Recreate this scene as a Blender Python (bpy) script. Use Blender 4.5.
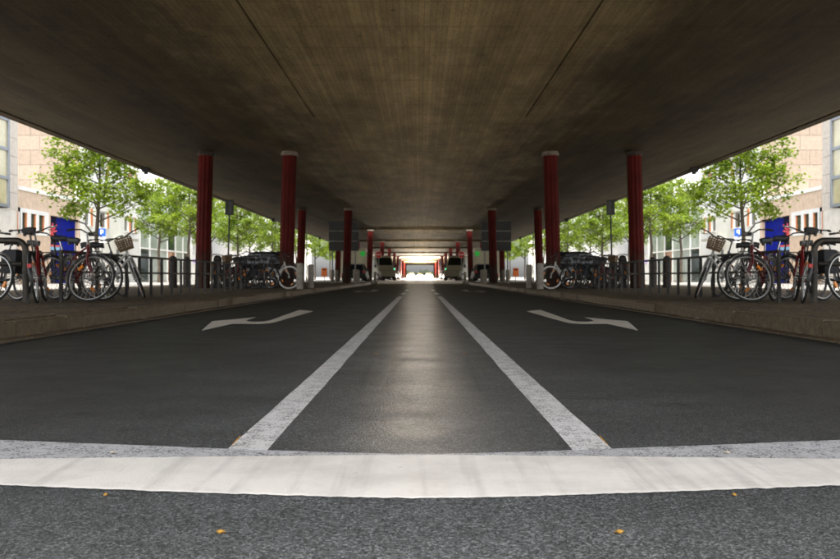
import bpy, bmesh, math, random
from mathutils import Vector, Matrix

# ------------------------------------------------------------------ scene, camera, sky, sun, exposure
scn = bpy.context.scene
for o in list(bpy.data.objects):
    bpy.data.objects.remove(o)
col = scn.collection
R = math.radians
CAM_H = 0.5
F = 860.0                     # focal length in photo pixels (840 px wide)
cd = bpy.data.cameras.new('camera')
cam = bpy.data.objects.new('camera', cd)
col.objects.link(cam)
cam.location = (0, 0, CAM_H)
cam.rotation_euler = (R(90), 0, 0)
cd.sensor_width = 36
cd.lens = 36 * F / 840
cd.shift_y = -2.5 / 840
cd.clip_start = 0.05
cd.clip_end = 6000
cd.dof.use_dof = True
cd.dof.focus_distance = 2.9
cd.dof.aperture_fstop = 9.0
scn.camera = cam

SUN_EL, SUN_STR, SKY_STR, EXPO = 58, 1.5, 0.15, 1.9
w = bpy.data.worlds.new('World')
scn.world = w
w.use_nodes = True
wn = w.node_tree
bg = wn.nodes['Background']
sky = wn.nodes.new('ShaderNodeTexSky')
sky.sky_type = 'NISHITA'
sky.sun_disc = False
sky.sun_elevation = R(SUN_EL)
sky.sun_rotation = R(180)
sky.dust_density = 4.0
sky.air_density = 1.0
hs = wn.nodes.new('ShaderNodeHueSaturation')
hs.inputs['Saturation'].default_value = 0.3
wn.links.new(sky.outputs[0], hs.inputs['Color'])
wn.links.new(hs.outputs[0], bg.inputs['Color'])
bg.inputs['Strength'].default_value = SKY_STR
sl = bpy.data.lights.new('sun', 'SUN')
sl.energy = SUN_STR
sl.angle = R(14)
sl.color = (1.0, 0.94, 0.85)
so = bpy.data.objects.new('sun', sl)
col.objects.link(so)
so.location = (0, -40, 60)
so.rotation_euler = (R(90 - SUN_EL), 0, 0)      # light travels towards +y and down
vs = scn.view_settings
vs.view_transform = 'Standard'
vs.look = 'None'
vs.gamma = 1
vs.use_curve_mapping = False
vs.exposure = EXPO

# ------------------------------------------------------------------ materials
M = {}


def mat(name, color, rough=0.6, var=0.15, scale=6.0, metal=0.0, bump=0.0, bscale=60.0, spec=0.5,
        stretch=(1, 1, 1), emit=None, estr=0.0, var2=None):
    m = bpy.data.materials.new(name)
    m.use_nodes = True
    t = m.node_tree
    b = t.nodes['Principled BSDF']
    b.inputs['Roughness'].default_value = rough
    b.inputs['Metallic'].default_value = metal
    b.inputs['Specular IOR Level'].default_value = spec
    tc = t.nodes.new('ShaderNodeTexCoord')
    mp = t.nodes.new('ShaderNodeMapping')
    mp.inputs['Scale'].default_value = stretch
    t.links.new(tc.outputs['Object'], mp.inputs['Vector'])
    n = t.nodes.new('ShaderNodeTexNoise')
    n.inputs['Scale'].default_value = scale
    n.inputs['Detail'].default_value = 6
    n.inputs['Roughness'].default_value = 0.65
    t.links.new(mp.outputs[0], n.inputs['Vector'])
    r = t.nodes.new('ShaderNodeValToRGB')
    c0 = [max(0, c * (1 - 1.6 * var)) for c in color]
    c1 = [min(1, c * (1 + 1.6 * var)) for c in color]
    if var2:
        c1 = var2
    r.color_ramp.elements[0].position = 0.3
    r.color_ramp.elements[0].color = (*c0, 1)
    r.color_ramp.elements[1].position = 0.7
    r.color_ramp.elements[1].color = (*c1, 1)
    t.links.new(n.outputs['Fac'], r.inputs['Fac'])
    t.links.new(r.outputs[0], b.inputs['Base Color'])
    if bump:
        n2 = t.nodes.new('ShaderNodeTexNoise')
        n2.inputs['Scale'].default_value = bscale
        n2.inputs['Detail'].default_value = 4
        t.links.new(tc.outputs['Object'], n2.inputs['Vector'])
        bp = t.nodes.new('ShaderNodeBump')
        bp.inputs['Strength'].default_value = bump
        bp.inputs['Distance'].default_value = 0.01
        t.links.new(n2.outputs['Fac'], bp.inputs['Height'])
        t.links.new(bp.outputs[0], b.inputs['Normal'])
    if emit:
        b.inputs['Emission Color'].default_value = (*emit, 1)
        b.inputs['Emission Strength'].default_value = estr
    M[name] = m
    return m


def N(t, typ, **kw):
    n = t.nodes.new(typ)
    for k, v in kw.items():
        setattr(n, k, v)
    return n


def mixc(t, fac, a, b, mode='MIX'):
    n = t.nodes.new('ShaderNodeMix')
    n.data_type = 'RGBA'
    n.blend_type = mode
    for sock, v in ((n.inputs[0], fac), (n.inputs[6], a), (n.inputs[7], b)):
        if isinstance(v, (int, float)):
            sock.default_value = v
        elif isinstance(v, tuple):
            sock.default_value = (*v, 1)
        else:
            t.links.new(v, sock)
    return n.outputs[2]


def ramp(t, fac, stops):
    r = t.nodes.new('ShaderNodeValToRGB')
    e = r.color_ramp.elements
    while len(e) < len(stops):
        e.new(0.5)
    for el, (p, c) in zip(e, stops):
        el.position = p
        el.color = (*c, 1) if isinstance(c, tuple) else (c, c, c, 1)
    t.links.new(fac, r.inputs['Fac'])
    return r.outputs[0]


def noise(t, vec, scale, detail=4, rough=0.6):
    n = t.nodes.new('ShaderNodeTexNoise')
    n.inputs['Scale'].default_value = scale
    n.inputs['Detail'].default_value = detail
    n.inputs['Roughness'].default_value = rough
    if vec is not None:
        t.links.new(vec, n.inputs['Vector'])
    return n.outputs['Fac']


def asphalt_nodes(t, tc):
    """colour and height of a coarse grained asphalt"""
    v = N(t, 'ShaderNodeTexVoronoi')
    v.inputs['Scale'].default_value = 210
    t.links.new(tc.outputs['Object'], v.inputs['Vector'])
    sep = N(t, 'ShaderNodeSeparateColor')
    t.links.new(v.outputs['Color'], sep.inputs[0])
    grain = ramp(t, sep.outputs[0], [(0.0, (0.016, 0.017, 0.016)), (0.45, (0.038, 0.039, 0.037)),
                                     (0.8, (0.064, 0.064, 0.062)), (1.0, (0.12, 0.118, 0.112))])
    big = noise(t, tc.outputs['Object'], 1.3, 5, 0.7)
    bigc = ramp(t, big, [(0.3, 0.72), (0.7, 1.2)])
    c = mixc(t, 1.0, grain, bigc, 'MULTIPLY')
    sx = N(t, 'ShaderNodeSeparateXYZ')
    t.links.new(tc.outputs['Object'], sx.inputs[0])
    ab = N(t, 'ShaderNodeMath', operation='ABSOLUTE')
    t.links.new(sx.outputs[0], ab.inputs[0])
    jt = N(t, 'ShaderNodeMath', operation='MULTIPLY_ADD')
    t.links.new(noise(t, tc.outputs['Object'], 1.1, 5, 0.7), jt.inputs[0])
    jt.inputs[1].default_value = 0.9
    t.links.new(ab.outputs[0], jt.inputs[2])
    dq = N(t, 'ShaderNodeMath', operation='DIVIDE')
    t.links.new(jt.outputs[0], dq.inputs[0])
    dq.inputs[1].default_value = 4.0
    c = mixc(t, 1.0, c, ramp(t, dq.outputs[0], [(0.12, 2.1), (0.3, 1.5), (0.5, 0.9), (0.8, 0.6)]), 'MULTIPLY')  # glow along the road's middle painted into the asphalt, lanes darkened
    vc = N(t, 'ShaderNodeTexVoronoi', feature='DISTANCE_TO_EDGE')
    vc.inputs['Scale'].default_value = 0.55
    wv = N(t, 'ShaderNodeMix', data_type='VECTOR')
    wv.inputs[0].default_value = 0.12
    t.links.new(tc.outputs['Object'], wv.inputs[4])
    nz = N(t, 'ShaderNodeTexNoise')
    nz.inputs['Scale'].default_value = 3.0
    nz.inputs['Detail'].default_value = 6
    t.links.new(tc.outputs['Object'], nz.inputs['Vector'])
    t.links.new(nz.outputs['Color'], wv.inputs[5])
    t.links.new(wv.outputs[1], vc.inputs['Vector'])
    ck = ramp(t, vc.outputs['Distance'], [(0.0, 0.45), (0.006, 1.0)])
    c = mixc(t, ramp(t, noise(t, tc.outputs['Object'], 0.4, 3), [(0.5, 0.0), (0.62, 1.0)]), c, mixc(t, 1.0, c, ck, 'MULTIPLY'))
    oil = noise(t, tc.outputs['Object'], 5.5, 3, 0.5)
    c = mixc(t, 1.0, c, ramp(t, oil, [(0.64, 1.0), (0.72, 0.6)]), 'MULTIPLY')
    fine = noise(t, tc.outputs['Object'], 420, 2)
    c = mixc(t, 1.0, c, ramp(t, fine, [(0.3, 0.65), (0.7, 1.35)]), 'MULTIPLY')
    c = mixc(t, 1.0, c, (0.93, 1.0, 1.1), 'MULTIPLY')
    return c, v.outputs['Distance'], sep.outputs[1]


def make_asphalt():
    m = bpy.data.materials.new('asphalt')
    m.use_nodes = True
    t = m.node_tree
    b = t.nodes['Principled BSDF']
    tc = N(t, 'ShaderNodeTexCoord')
    c, dist, _ = asphalt_nodes(t, tc)
    t.links.new(c, b.inputs['Base Color'])
    rr = ramp(t, noise(t, tc.outputs['Object'], 3, 4), [(0.3, 0.46), (0.7, 0.58)])
    t.links.new(rr, b.inputs['Roughness'])
    bp = N(t, 'ShaderNodeBump')
    bp.inputs['Strength'].default_value = 0.55
    bp.inputs['Distance'].default_value = 0.004
    t.links.new(dist, bp.inputs['Height'])
    t.links.new(bp.outputs[0], b.inputs['Normal'])
    M['asphalt'] = m


make_asphalt()


def make_paint(name, colr, wear, grain, dirt=0.25):
    """road paint worn down to the asphalt's grain"""
    m = bpy.data.materials.new(name)
    m.use_nodes = True
    t = m.node_tree
    b = t.nodes['Principled BSDF']
    tc = N(t, 'ShaderNodeTexCoord')
    a, dist, rnd = asphalt_nodes(t, tc)
    d = noise(t, tc.outputs['Object'], 2.2, 6, 0.7)
    pc = mixc(t, ramp(t, d, [(0.42, 0.0), (0.75, dirt)]), colr, (0.32, 0.3, 0.27))
    sp = noise(t, tc.outputs['Object'], 75, 5, 0.75)
    pc = mixc(t, ramp(t, sp, [(0.62, 0.0), (0.78, 0.35)]), pc, (0.25, 0.23, 0.2))
    mps = N(t, 'ShaderNodeMapping')
    mps.inputs['Scale'].default_value = (16, 0.7, 1)
    t.links.new(tc.outputs['Object'], mps.inputs['Vector'])
    pc = mixc(t, ramp(t, noise(t, mps.outputs[0], 1.0, 4, 0.6), [(0.52, 0.0), (0.75, 0.3)]), pc, (0.2, 0.19, 0.18))
    # bare stones: random cells and blotches
    msk = N(t, 'ShaderNodeMath', operation='MULTIPLY_ADD')
    t.links.new(noise(t, tc.outputs['Object'], 14, 6, 0.75), msk.inputs[0])
    msk.inputs[1].default_value = 1.0
    rs = N(t, 'ShaderNodeMath', operation='MULTIPLY')
    t.links.new(rnd, rs.inputs[0])
    rs.inputs[1].default_value = grain
    t.links.new(rs.outputs[0], msk.inputs[2])
    k = ramp(t, msk.outputs[0], [(min(0.98, wear), 0.0), (min(1.0, wear + 0.12), 0.85)])
    c = mixc(t, k, pc, a)
    t.links.new(c, b.inputs['Base Color'])
    b.inputs['Roughness'].default_value = 0.62
    bp = N(t, 'ShaderNodeBump')
    bp.inputs['Strength'].default_value = 0.25
    bp.inputs['Distance'].default_value = 0.003
    t.links.new(dist, bp.inputs['Height'])
    t.links.new(bp.outputs[0], b.inputs['Normal'])
    M[name] = m


make_paint('paint_fresh', (0.78, 0.76, 0.72), 0.72, 0.1, 0.55)
make_paint('paint_worn', (0.5, 0.51, 0.54), 0.7, 0.34)
make_paint('paint_line', (0.72, 0.72, 0.73), 0.75, 0.38)
make_paint('paint_arrow', (0.72, 0.68, 0.6), 0.8, 0.3)


def make_soffit():
    m = bpy.data.materials.new('soffit_concrete')
    m.use_nodes = True
    t = m.node_tree
    b = t.nodes['Principled BSDF']
    tc = N(t, 'ShaderNodeTexCoord')
    sx = N(t, 'ShaderNodeSeparateXYZ')
    t.links.new(tc.outputs['Object'], sx.inputs[0])
    # board marks: every board of the formwork (95 mm) left its own tone and a fin
    wob = noise(t, tc.outputs['Object'], 0.35, 3)
    ax = N(t, 'ShaderNodeMath', operation='MULTIPLY_ADD')
    t.links.new(wob, ax.inputs[0])
    ax.inputs[1].default_value = 0.05
    t.links.new(sx.outputs[0], ax.inputs[2])
    dv = N(t, 'ShaderNodeMath', operation='DIVIDE')
    t.links.new(ax.outputs[0], dv.inputs[0])
    dv.inputs[1].default_value = 0.095
    fl = N(t, 'ShaderNodeMath', operation='FLOOR')
    t.links.new(dv.outputs[0], fl.inputs[0])
    fr = N(t, 'ShaderNodeMath', operation='FRACT')
    t.links.new(dv.outputs[0], fr.inputs[0])
    ylen = N(t, 'ShaderNodeMath', operation='DIVIDE')
    t.links.new(sx.outputs[1], ylen.inputs[0])
    ylen.inputs[1].default_value = 14.0
    yf = N(t, 'ShaderNodeMath', operation='FLOOR')
    t.links.new(ylen.outputs[0], yf.inputs[0])
    cb = N(t, 'ShaderNodeCombineXYZ')
    t.links.new(fl.outputs[0], cb.inputs[0])
    t.links.new(yf.outputs[0], cb.inputs[1])
    wnz = N(t, 'ShaderNodeTexWhiteNoise', noise_dimensions='3D')
    t.links.new(cb.outputs[0], wnz.inputs['Vector'])
    tone = ramp(t, wnz.outputs['Value'], [(0.0, 0.8), (1.0, 1.16)])
    mp = N(t, 'ShaderNodeMapping')
    mp.inputs['Scale'].default_value = (1.0, 0.3, 1.0)
    t.links.new(tc.outputs['Object'], mp.inputs['Vector'])
    st = noise(t, mp.outputs[0], 1.2, 7, 0.72)
    base = ramp(t, st, [(0.25, (0.15, 0.108, 0.048)), (0.5, (0.225, 0.166, 0.08)), (0.78, (0.315, 0.24, 0.128))])
    base = mixc(t, 0.75, base, tone, 'MULTIPLY')
    mp2 = N(t, 'ShaderNodeMapping')
    mp2.inputs['Scale'].default_value = (1.0, 0.35, 1.0)
    t.links.new(tc.outputs['Object'], mp2.inputs['Vector'])
    blot = noise(t, mp2.outputs[0], 0.6, 6, 0.7)
    base = mixc(t, 1.0, base, ramp(t, blot, [(0.36, 0.7), (0.62, 1.12)]), 'MULTIPLY')
    spk = noise(t, tc.outputs['Object'], 22, 6, 0.8)
    base = mixc(t, 1.0, base, ramp(t, spk, [(0.32, 0.6), (0.68, 1.35)]), 'MULTIPLY')
    por = N(t, 'ShaderNodeTexVoronoi')
    por.inputs['Scale'].default_value = 2.2
    t.links.new(tc.outputs['Object'], por.inputs['Vector'])
    base = mixc(t, 1.0, base, ramp(t, por.outputs['Distance'], [(0.05, 0.45), (0.1, 1.0)]), 'MULTIPLY')
    # brighter centre, shaded sides: light falloff painted into the colour, ragged
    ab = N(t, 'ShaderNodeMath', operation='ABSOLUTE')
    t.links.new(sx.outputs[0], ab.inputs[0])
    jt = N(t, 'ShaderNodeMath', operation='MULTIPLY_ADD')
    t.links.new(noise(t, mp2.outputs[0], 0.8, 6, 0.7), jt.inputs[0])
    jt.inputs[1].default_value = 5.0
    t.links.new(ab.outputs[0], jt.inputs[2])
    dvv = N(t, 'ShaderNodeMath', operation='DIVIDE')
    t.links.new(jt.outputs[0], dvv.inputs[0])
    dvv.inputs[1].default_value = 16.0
    centre_glow = ramp(t, dvv.outputs[0], [(0.16, 2.75), (0.29, 1.6), (0.42, 0.48), (0.55, 0.24), (0.75, 0.25)])
    base = mixc(t, 1.0, base, centre_glow, 'MULTIPLY')
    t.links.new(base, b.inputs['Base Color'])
    b.inputs['Roughness'].default_value = 0.8
    b.inputs['Specular IOR Level'].default_value = 0.1
    y2 = N(t, 'ShaderNodeMath', operation='FRACT')
    yq = N(t, 'ShaderNodeMath', operation='DIVIDE')
    t.links.new(sx.outputs[1], yq.inputs[0])
    yq.inputs[1].default_value = 1.25
    t.links.new(yq.outputs[0], y2.inputs[0])
    grid = ramp(t, y2.outputs[0], [(0.0, 0.6), (0.03, 1.0), (0.97, 1.0), (1.0, 0.6)])
    grid2 = ramp(t, fr.outputs[0], [(0.0, 0.55), (0.1, 1.0), (0.9, 1.0), (1.0, 0.55)])
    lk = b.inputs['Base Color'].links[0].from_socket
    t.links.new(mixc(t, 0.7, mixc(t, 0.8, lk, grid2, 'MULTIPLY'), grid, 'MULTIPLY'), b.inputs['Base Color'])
    gr = ramp(t, fr.outputs[0], [(0.0, 1.0), (0.07, 0.0), (0.93, 0.0), (1.0, 1.0)])
    hadd = N(t, 'ShaderNodeMath', operation='ADD')
    t.links.new(gr, hadd.inputs[0])
    t.links.new(wnz.outputs['Value'], hadd.inputs[1])
    bp = N(t, 'ShaderNodeBump')
    bp.inputs['Strength'].default_value = 0.5
    bp.inputs['Distance'].default_value = 0.006
    t.links.new(hadd.outputs[0], bp.inputs['Height'])
    t.links.new(bp.outputs[0], b.inputs['Normal'])
    M['soffit_concrete'] = m


make_soffit()


def make_setts():
    m = bpy.data.materials.new('mosaic_setts')
    m.use_nodes = True
    t = m.node_tree
    b = t.nodes['Principled BSDF']
    tc = N(t, 'ShaderNodeTexCoord')
    v = N(t, 'ShaderNodeTexVoronoi')
    v.inputs['Scale'].default_value = 16
    t.links.new(tc.outputs['Object'], v.inputs['Vector'])
    ve = N(t, 'ShaderNodeTexVoronoi', feature='DISTANCE_TO_EDGE')
    ve.inputs['Scale'].default_value = 16
    t.links.new(tc.outputs['Object'], ve.inputs['Vector'])
    sep = N(t, 'ShaderNodeSeparateColor')
    t.links.new(v.outputs['Color'], sep.inputs[0])
    c = ramp(t, sep.outputs[0], [(0.0, (0.062, 0.042, 0.018)), (0.6, (0.13, 0.09, 0.04)), (1.0, (0.24, 0.17, 0.085))])
    c = mixc(t, 1.0, c, ramp(t, ve.outputs['Distance'], [(0.0, 0.35), (0.12, 1.0)]), 'MULTIPLY')
    c = mixc(t, 1.0, c, ramp(t, noise(t, tc.outputs['Object'], 0.9, 6, 0.7), [(0.3, 0.6), (0.7, 1.25)]), 'MULTIPLY')
    t.links.new(c, b.inputs['Base Color'])
    b.inputs['Roughness'].default_value = 0.8
    h = ramp(t, ve.outputs['Distance'], [(0.0, 0.0), (0.15, 1.0)])
    bp = N(t, 'ShaderNodeBump')
    bp.inputs['Strength'].default_value = 0.7
    bp.inputs['Distance'].default_value = 0.012
    t.links.new(h, bp.inputs['Height'])
    t.links.new(bp.outputs[0], b.inputs['Normal'])
    M['mosaic_setts'] = m


make_setts()


def make_leaf(name, c0, c1):
    m = bpy.data.materials.new(name)
    m.use_nodes = True
    t = m.node_tree
    t.nodes.clear()
    out = N(t, 'ShaderNodeOutputMaterial')
    tc = N(t, 'ShaderNodeTexCoord')
    c = ramp(t, noise(t, tc.outputs['Object'], 1.7, 4, 0.7), [(0.3, c0), (0.7, c1)])
    c = mixc(t, 1.0, c, ramp(t, noise(t, tc.outputs['Object'], 9, 2), [(0.3, 0.7), (0.7, 1.3)]), 'MULTIPLY')
    d = N(t, 'ShaderNodeBsdfPrincipled')
    d.inputs['Roughness'].default_value = 0.5
    t.links.new(c, d.inputs['Base Color'])
    tr = N(t, 'ShaderNodeBsdfTranslucent')
    t.links.new(mixc(t, 1.0, c, (1.25, 1.25, 0.5), 'MULTIPLY'), tr.inputs['Color'])
    mx = N(t, 'ShaderNodeMixShader')
    mx.inputs[0].default_value = 0.5
    t.links.new(d.outputs[0], mx.inputs[1])
    t.links.new(tr.outputs[0], mx.inputs[2])
    t.links.new(mx.outputs[0], out.inputs[0])
    M[name] = m


make_leaf('leaf_green', (0.075, 0.14, 0.01), (0.25, 0.335, 0.03))
make_leaf('leaf_pale', (0.1, 0.175, 0.014), (0.29, 0.375, 0.045))

mat('column_red', (0.095, 0.0085, 0.0055), 0.7, 0.3, 3.0, spec=0.2, bump=0.12, bscale=25, stretch=(1, 1, 0.4))
def column_wear():
    t = M['column_red'].node_tree
    b = t.nodes['Principled BSDF']
    lk = b.inputs['Base Color'].links[0].from_socket
    tc = N(t, 'ShaderNodeTexCoord')
    sz = N(t, 'ShaderNodeSeparateXYZ')
    t.links.new(tc.outputs['Object'], sz.inputs[0])
    ad = N(t, 'ShaderNodeMath', operation='MULTIPLY_ADD')
    t.links.new(noise(t, tc.outputs['Object'], 5, 6, 0.75), ad.inputs[0])
    ad.inputs[1].default_value = -1.6
    t.links.new(sz.outputs[2], ad.inputs[2])
    dirt = ramp(t, ad.outputs[0], [(0.0, 0.8), (0.35, 0.0)])       # splashed dirt near the foot
    c = mixc(t, dirt, lk, (0.045, 0.034, 0.024))
    chips = ramp(t, noise(t, tc.outputs['Object'], 11, 6, 0.8), [(0.68, 0.0), (0.72, 0.8)])
    c = mixc(t, chips, c, (0.16, 0.12, 0.1))
    t.links.new(c, b.inputs['Base Color'])


column_wear()
mat('column_cap_dark', (0.06, 0.045, 0.035), 0.8, 0.3, 8)
mat('column_cap', (0.25, 0.215, 0.17), 0.8, 0.3, 8)
mat('granite', (0.115, 0.086, 0.05), 0.75, 0.3, 14, bump=0.4, bscale=90)
mat('gutter_stone', (0.1, 0.075, 0.045), 0.8, 0.35, 12, bump=0.4, bscale=70)
mat('bollard_concrete', (0.33, 0.3, 0.25), 0.8, 0.22, 9, bump=0.3, bscale=80)
mat('bollard_dark', (0.035, 0.028, 0.022), 0.7, 0.3, 9)
mat('pale_bounce_road', (0.42, 0.39, 0.34), 0.6, 0.15, 1.2)
mat('plaza_paving', (0.36, 0.34, 0.31), 0.8, 0.12, 1.5)
mat('ground_earth', (0.22, 0.21, 0.19), 0.9, 0.15, 0.4)
mat('rail_metal', (0.035, 0.033, 0.03), 0.5, 0.3, 20, metal=0.3)
mat('hoop_metal', (0.06, 0.052, 0.042), 0.45, 0.3, 20, metal=0.4)
mat('rubber', (0.018, 0.017, 0.016), 0.75, 0.2, 30)
mat('chrome', (0.62, 0.62, 0.6), 0.22, 0.1, 30, metal=1.0)
mat('alloy', (0.5, 0.49, 0.46), 0.38, 0.15, 30, metal=0.8)
mat('rim_white', (0.72, 0.7, 0.66), 0.45, 0.08, 30)
mat('bike_red', (0.24, 0.014, 0.016), 0.32, 0.12, 20)
mat('bike_darkred', (0.14, 0.012, 0.012), 0.35, 0.12, 20)
mat('bike_white', (0.7, 0.68, 0.63), 0.35, 0.08, 20)
mat('bike_black', (0.016, 0.016, 0.017), 0.35, 0.12, 20)
mat('bike_blue', (0.02, 0.035, 0.07), 0.35, 0.12, 20)
mat('bike_silver', (0.42, 0.41, 0.39), 0.3, 0.1, 20, metal=0.5)
mat('saddle_black', (0.014, 0.013, 0.012), 0.55, 0.2, 25)
mat('bag_black', (0.012, 0.012, 0.014), 0.75, 0.2, 25)
mat('wicker', (0.2, 0.13, 0.07), 0.7, 0.3, 40)
mat('reflector_orange', (0.9, 0.28, 0.02), 0.25, 0.05, 10)
mat('reflector_red', (0.6, 0.02, 0.02), 0.25, 0.05, 10)
mat('car_black', (0.01, 0.011, 0.012), 0.3, 0.1, 5)
mat('car_grey', (0.09, 0.09, 0.095), 0.25, 0.1, 5)
mat('car_silver', (0.35, 0.34, 0.33), 0.3, 0.1, 5, metal=0.4)
mat('van_white', (0.66, 0.63, 0.56), 0.35, 0.07, 3)
mat('truck_cream', (0.6, 0.55, 0.42), 0.5, 0.07, 2)
mat('car_glass', (0.02, 0.026, 0.028), 0.16, 0.1, 5, spec=0.35)
mat('plastic_black', (0.02, 0.02, 0.02), 0.5, 0.2, 20)
mat('plate_white', (0.7, 0.7, 0.68), 0.5, 0.05, 10)
mat('tail_red', (0.5, 0.02, 0.04), 0.2, 0.1, 10)
mat('headlight_lit', (0.9, 0.85, 0.7), 0.3, 0.02, 10, emit=(1.0, 0.86, 0.7), estr=19000)
mat('headlight_off', (0.6, 0.6, 0.58), 0.15, 0.05, 10)
mat('sign_grey', (0.07, 0.072, 0.075), 0.5, 0.18, 5)
mat('sign_frame', (0.3, 0.3, 0.29), 0.5, 0.15, 10, metal=0.5)
mat('sign_red', (0.62, 0.02, 0.02), 0.4, 0.06, 10)
mat('sign_blue', (0.01, 0.09, 0.5), 0.4, 0.06, 10)
mat('sign_white', (0.78, 0.78, 0.76), 0.45, 0.05, 10)
mat('pole_dark', (0.03, 0.036, 0.034), 0.5, 0.2, 15)
mat('pole_galv', (0.3, 0.3, 0.3), 0.5, 0.15, 15, metal=0.6)
mat('cross_green', (0.02, 0.4, 0.06), 0.4, 0.05, 10, emit=(0.03, 1.0, 0.1), estr=0.05)
mat('signal_green', (0.05, 0.7, 0.3), 0.3, 0.02, 10, emit=(0.05, 1.0, 0.35), estr=0.9)
mat('bin_orange', (0.75, 0.16, 0.02), 0.45, 0.08, 10)
mat('stone_pale', (0.58, 0.52, 0.45), 0.75, 0.08, 5)
mat('stone_panel', (0.27, 0.215, 0.165), 0.75, 0.1, 5, bump=0.1, bscale=60)
mat('stone_panel_b', (0.24, 0.19, 0.145), 0.75, 0.1, 5, bump=0.1, bscale=60)
mat('tan_render', (0.6, 0.46, 0.34), 0.85, 0.1, 3)
mat('white_render', (0.78, 0.77, 0.73), 0.8, 0.05, 2)
mat('pale_render', (0.66, 0.63, 0.57), 0.8, 0.08, 2)
mat('grey_cladding', (0.3, 0.31, 0.33), 0.6, 0.08, 2)
mat('joint_dark', (0.16, 0.14, 0.12), 0.9, 0.1, 8)
mat('steel_blue', (0.25, 0.27, 0.3), 0.4, 0.08, 8, metal=0.3)
mat('frame_white', (0.75, 0.75, 0.73), 0.5, 0.05, 8)
mat('shutter_orange', (0.55, 0.2, 0.07), 0.6, 0.15, 8)
mat('glass_dark', (0.03, 0.05, 0.045), 0.05, 0.4, 0.7, spec=0.7)
mat('glass_pale', (0.42, 0.47, 0.42), 0.08, 0.25, 0.5, spec=0.8)
mat('glass_warm', (0.5, 0.45, 0.28), 0.1, 0.2, 0.6, spec=0.8)
mat('blue_wall', (0.003, 0.01, 0.22), 0.85, 0.15, 2, spec=0.1)
mat('navy_wall', (0.005, 0.005, 0.035), 0.85, 0.15, 2, spec=0.1)
mat('paint_red', (0.6, 0.03, 0.05), 0.5, 0.1, 8)
mat('paint_cyan', (0.15, 0.4, 0.6), 0.5, 0.1, 8)
mat('door_brown', (0.32, 0.12, 0.035), 0.5, 0.2, 6)
mat('roof_grey', (0.16, 0.16, 0.17), 0.8, 0.1, 3)
mat('purple_sign', (0.16, 0.05, 0.6), 0.5, 0.05, 8)
mat('bark', (0.07, 0.055, 0.04), 0.9, 0.3, 12, bump=0.5, bscale=40, stretch=(1, 1, 0.3))
mat('dead_leaf', (0.36, 0.2, 0.035), 0.7, 0.25, 60)
mat('litter_pale', (0.5, 0.46, 0.38), 0.8, 0.2, 60)
mat('yellow_mark', (0.6, 0.3, 0.03), 0.7, 0.3, 90)
mat('far_foliage', (0.035, 0.05, 0.02), 0.8, 0.3, 3)
mat('pink_banner', (0.6, 0.12, 0.1), 0.6, 0.1, 5)
mat('fitting_black', (0.012, 0.012, 0.012), 0.6, 0.2, 10)

# ------------------------------------------------------------------ mesh builder


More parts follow.
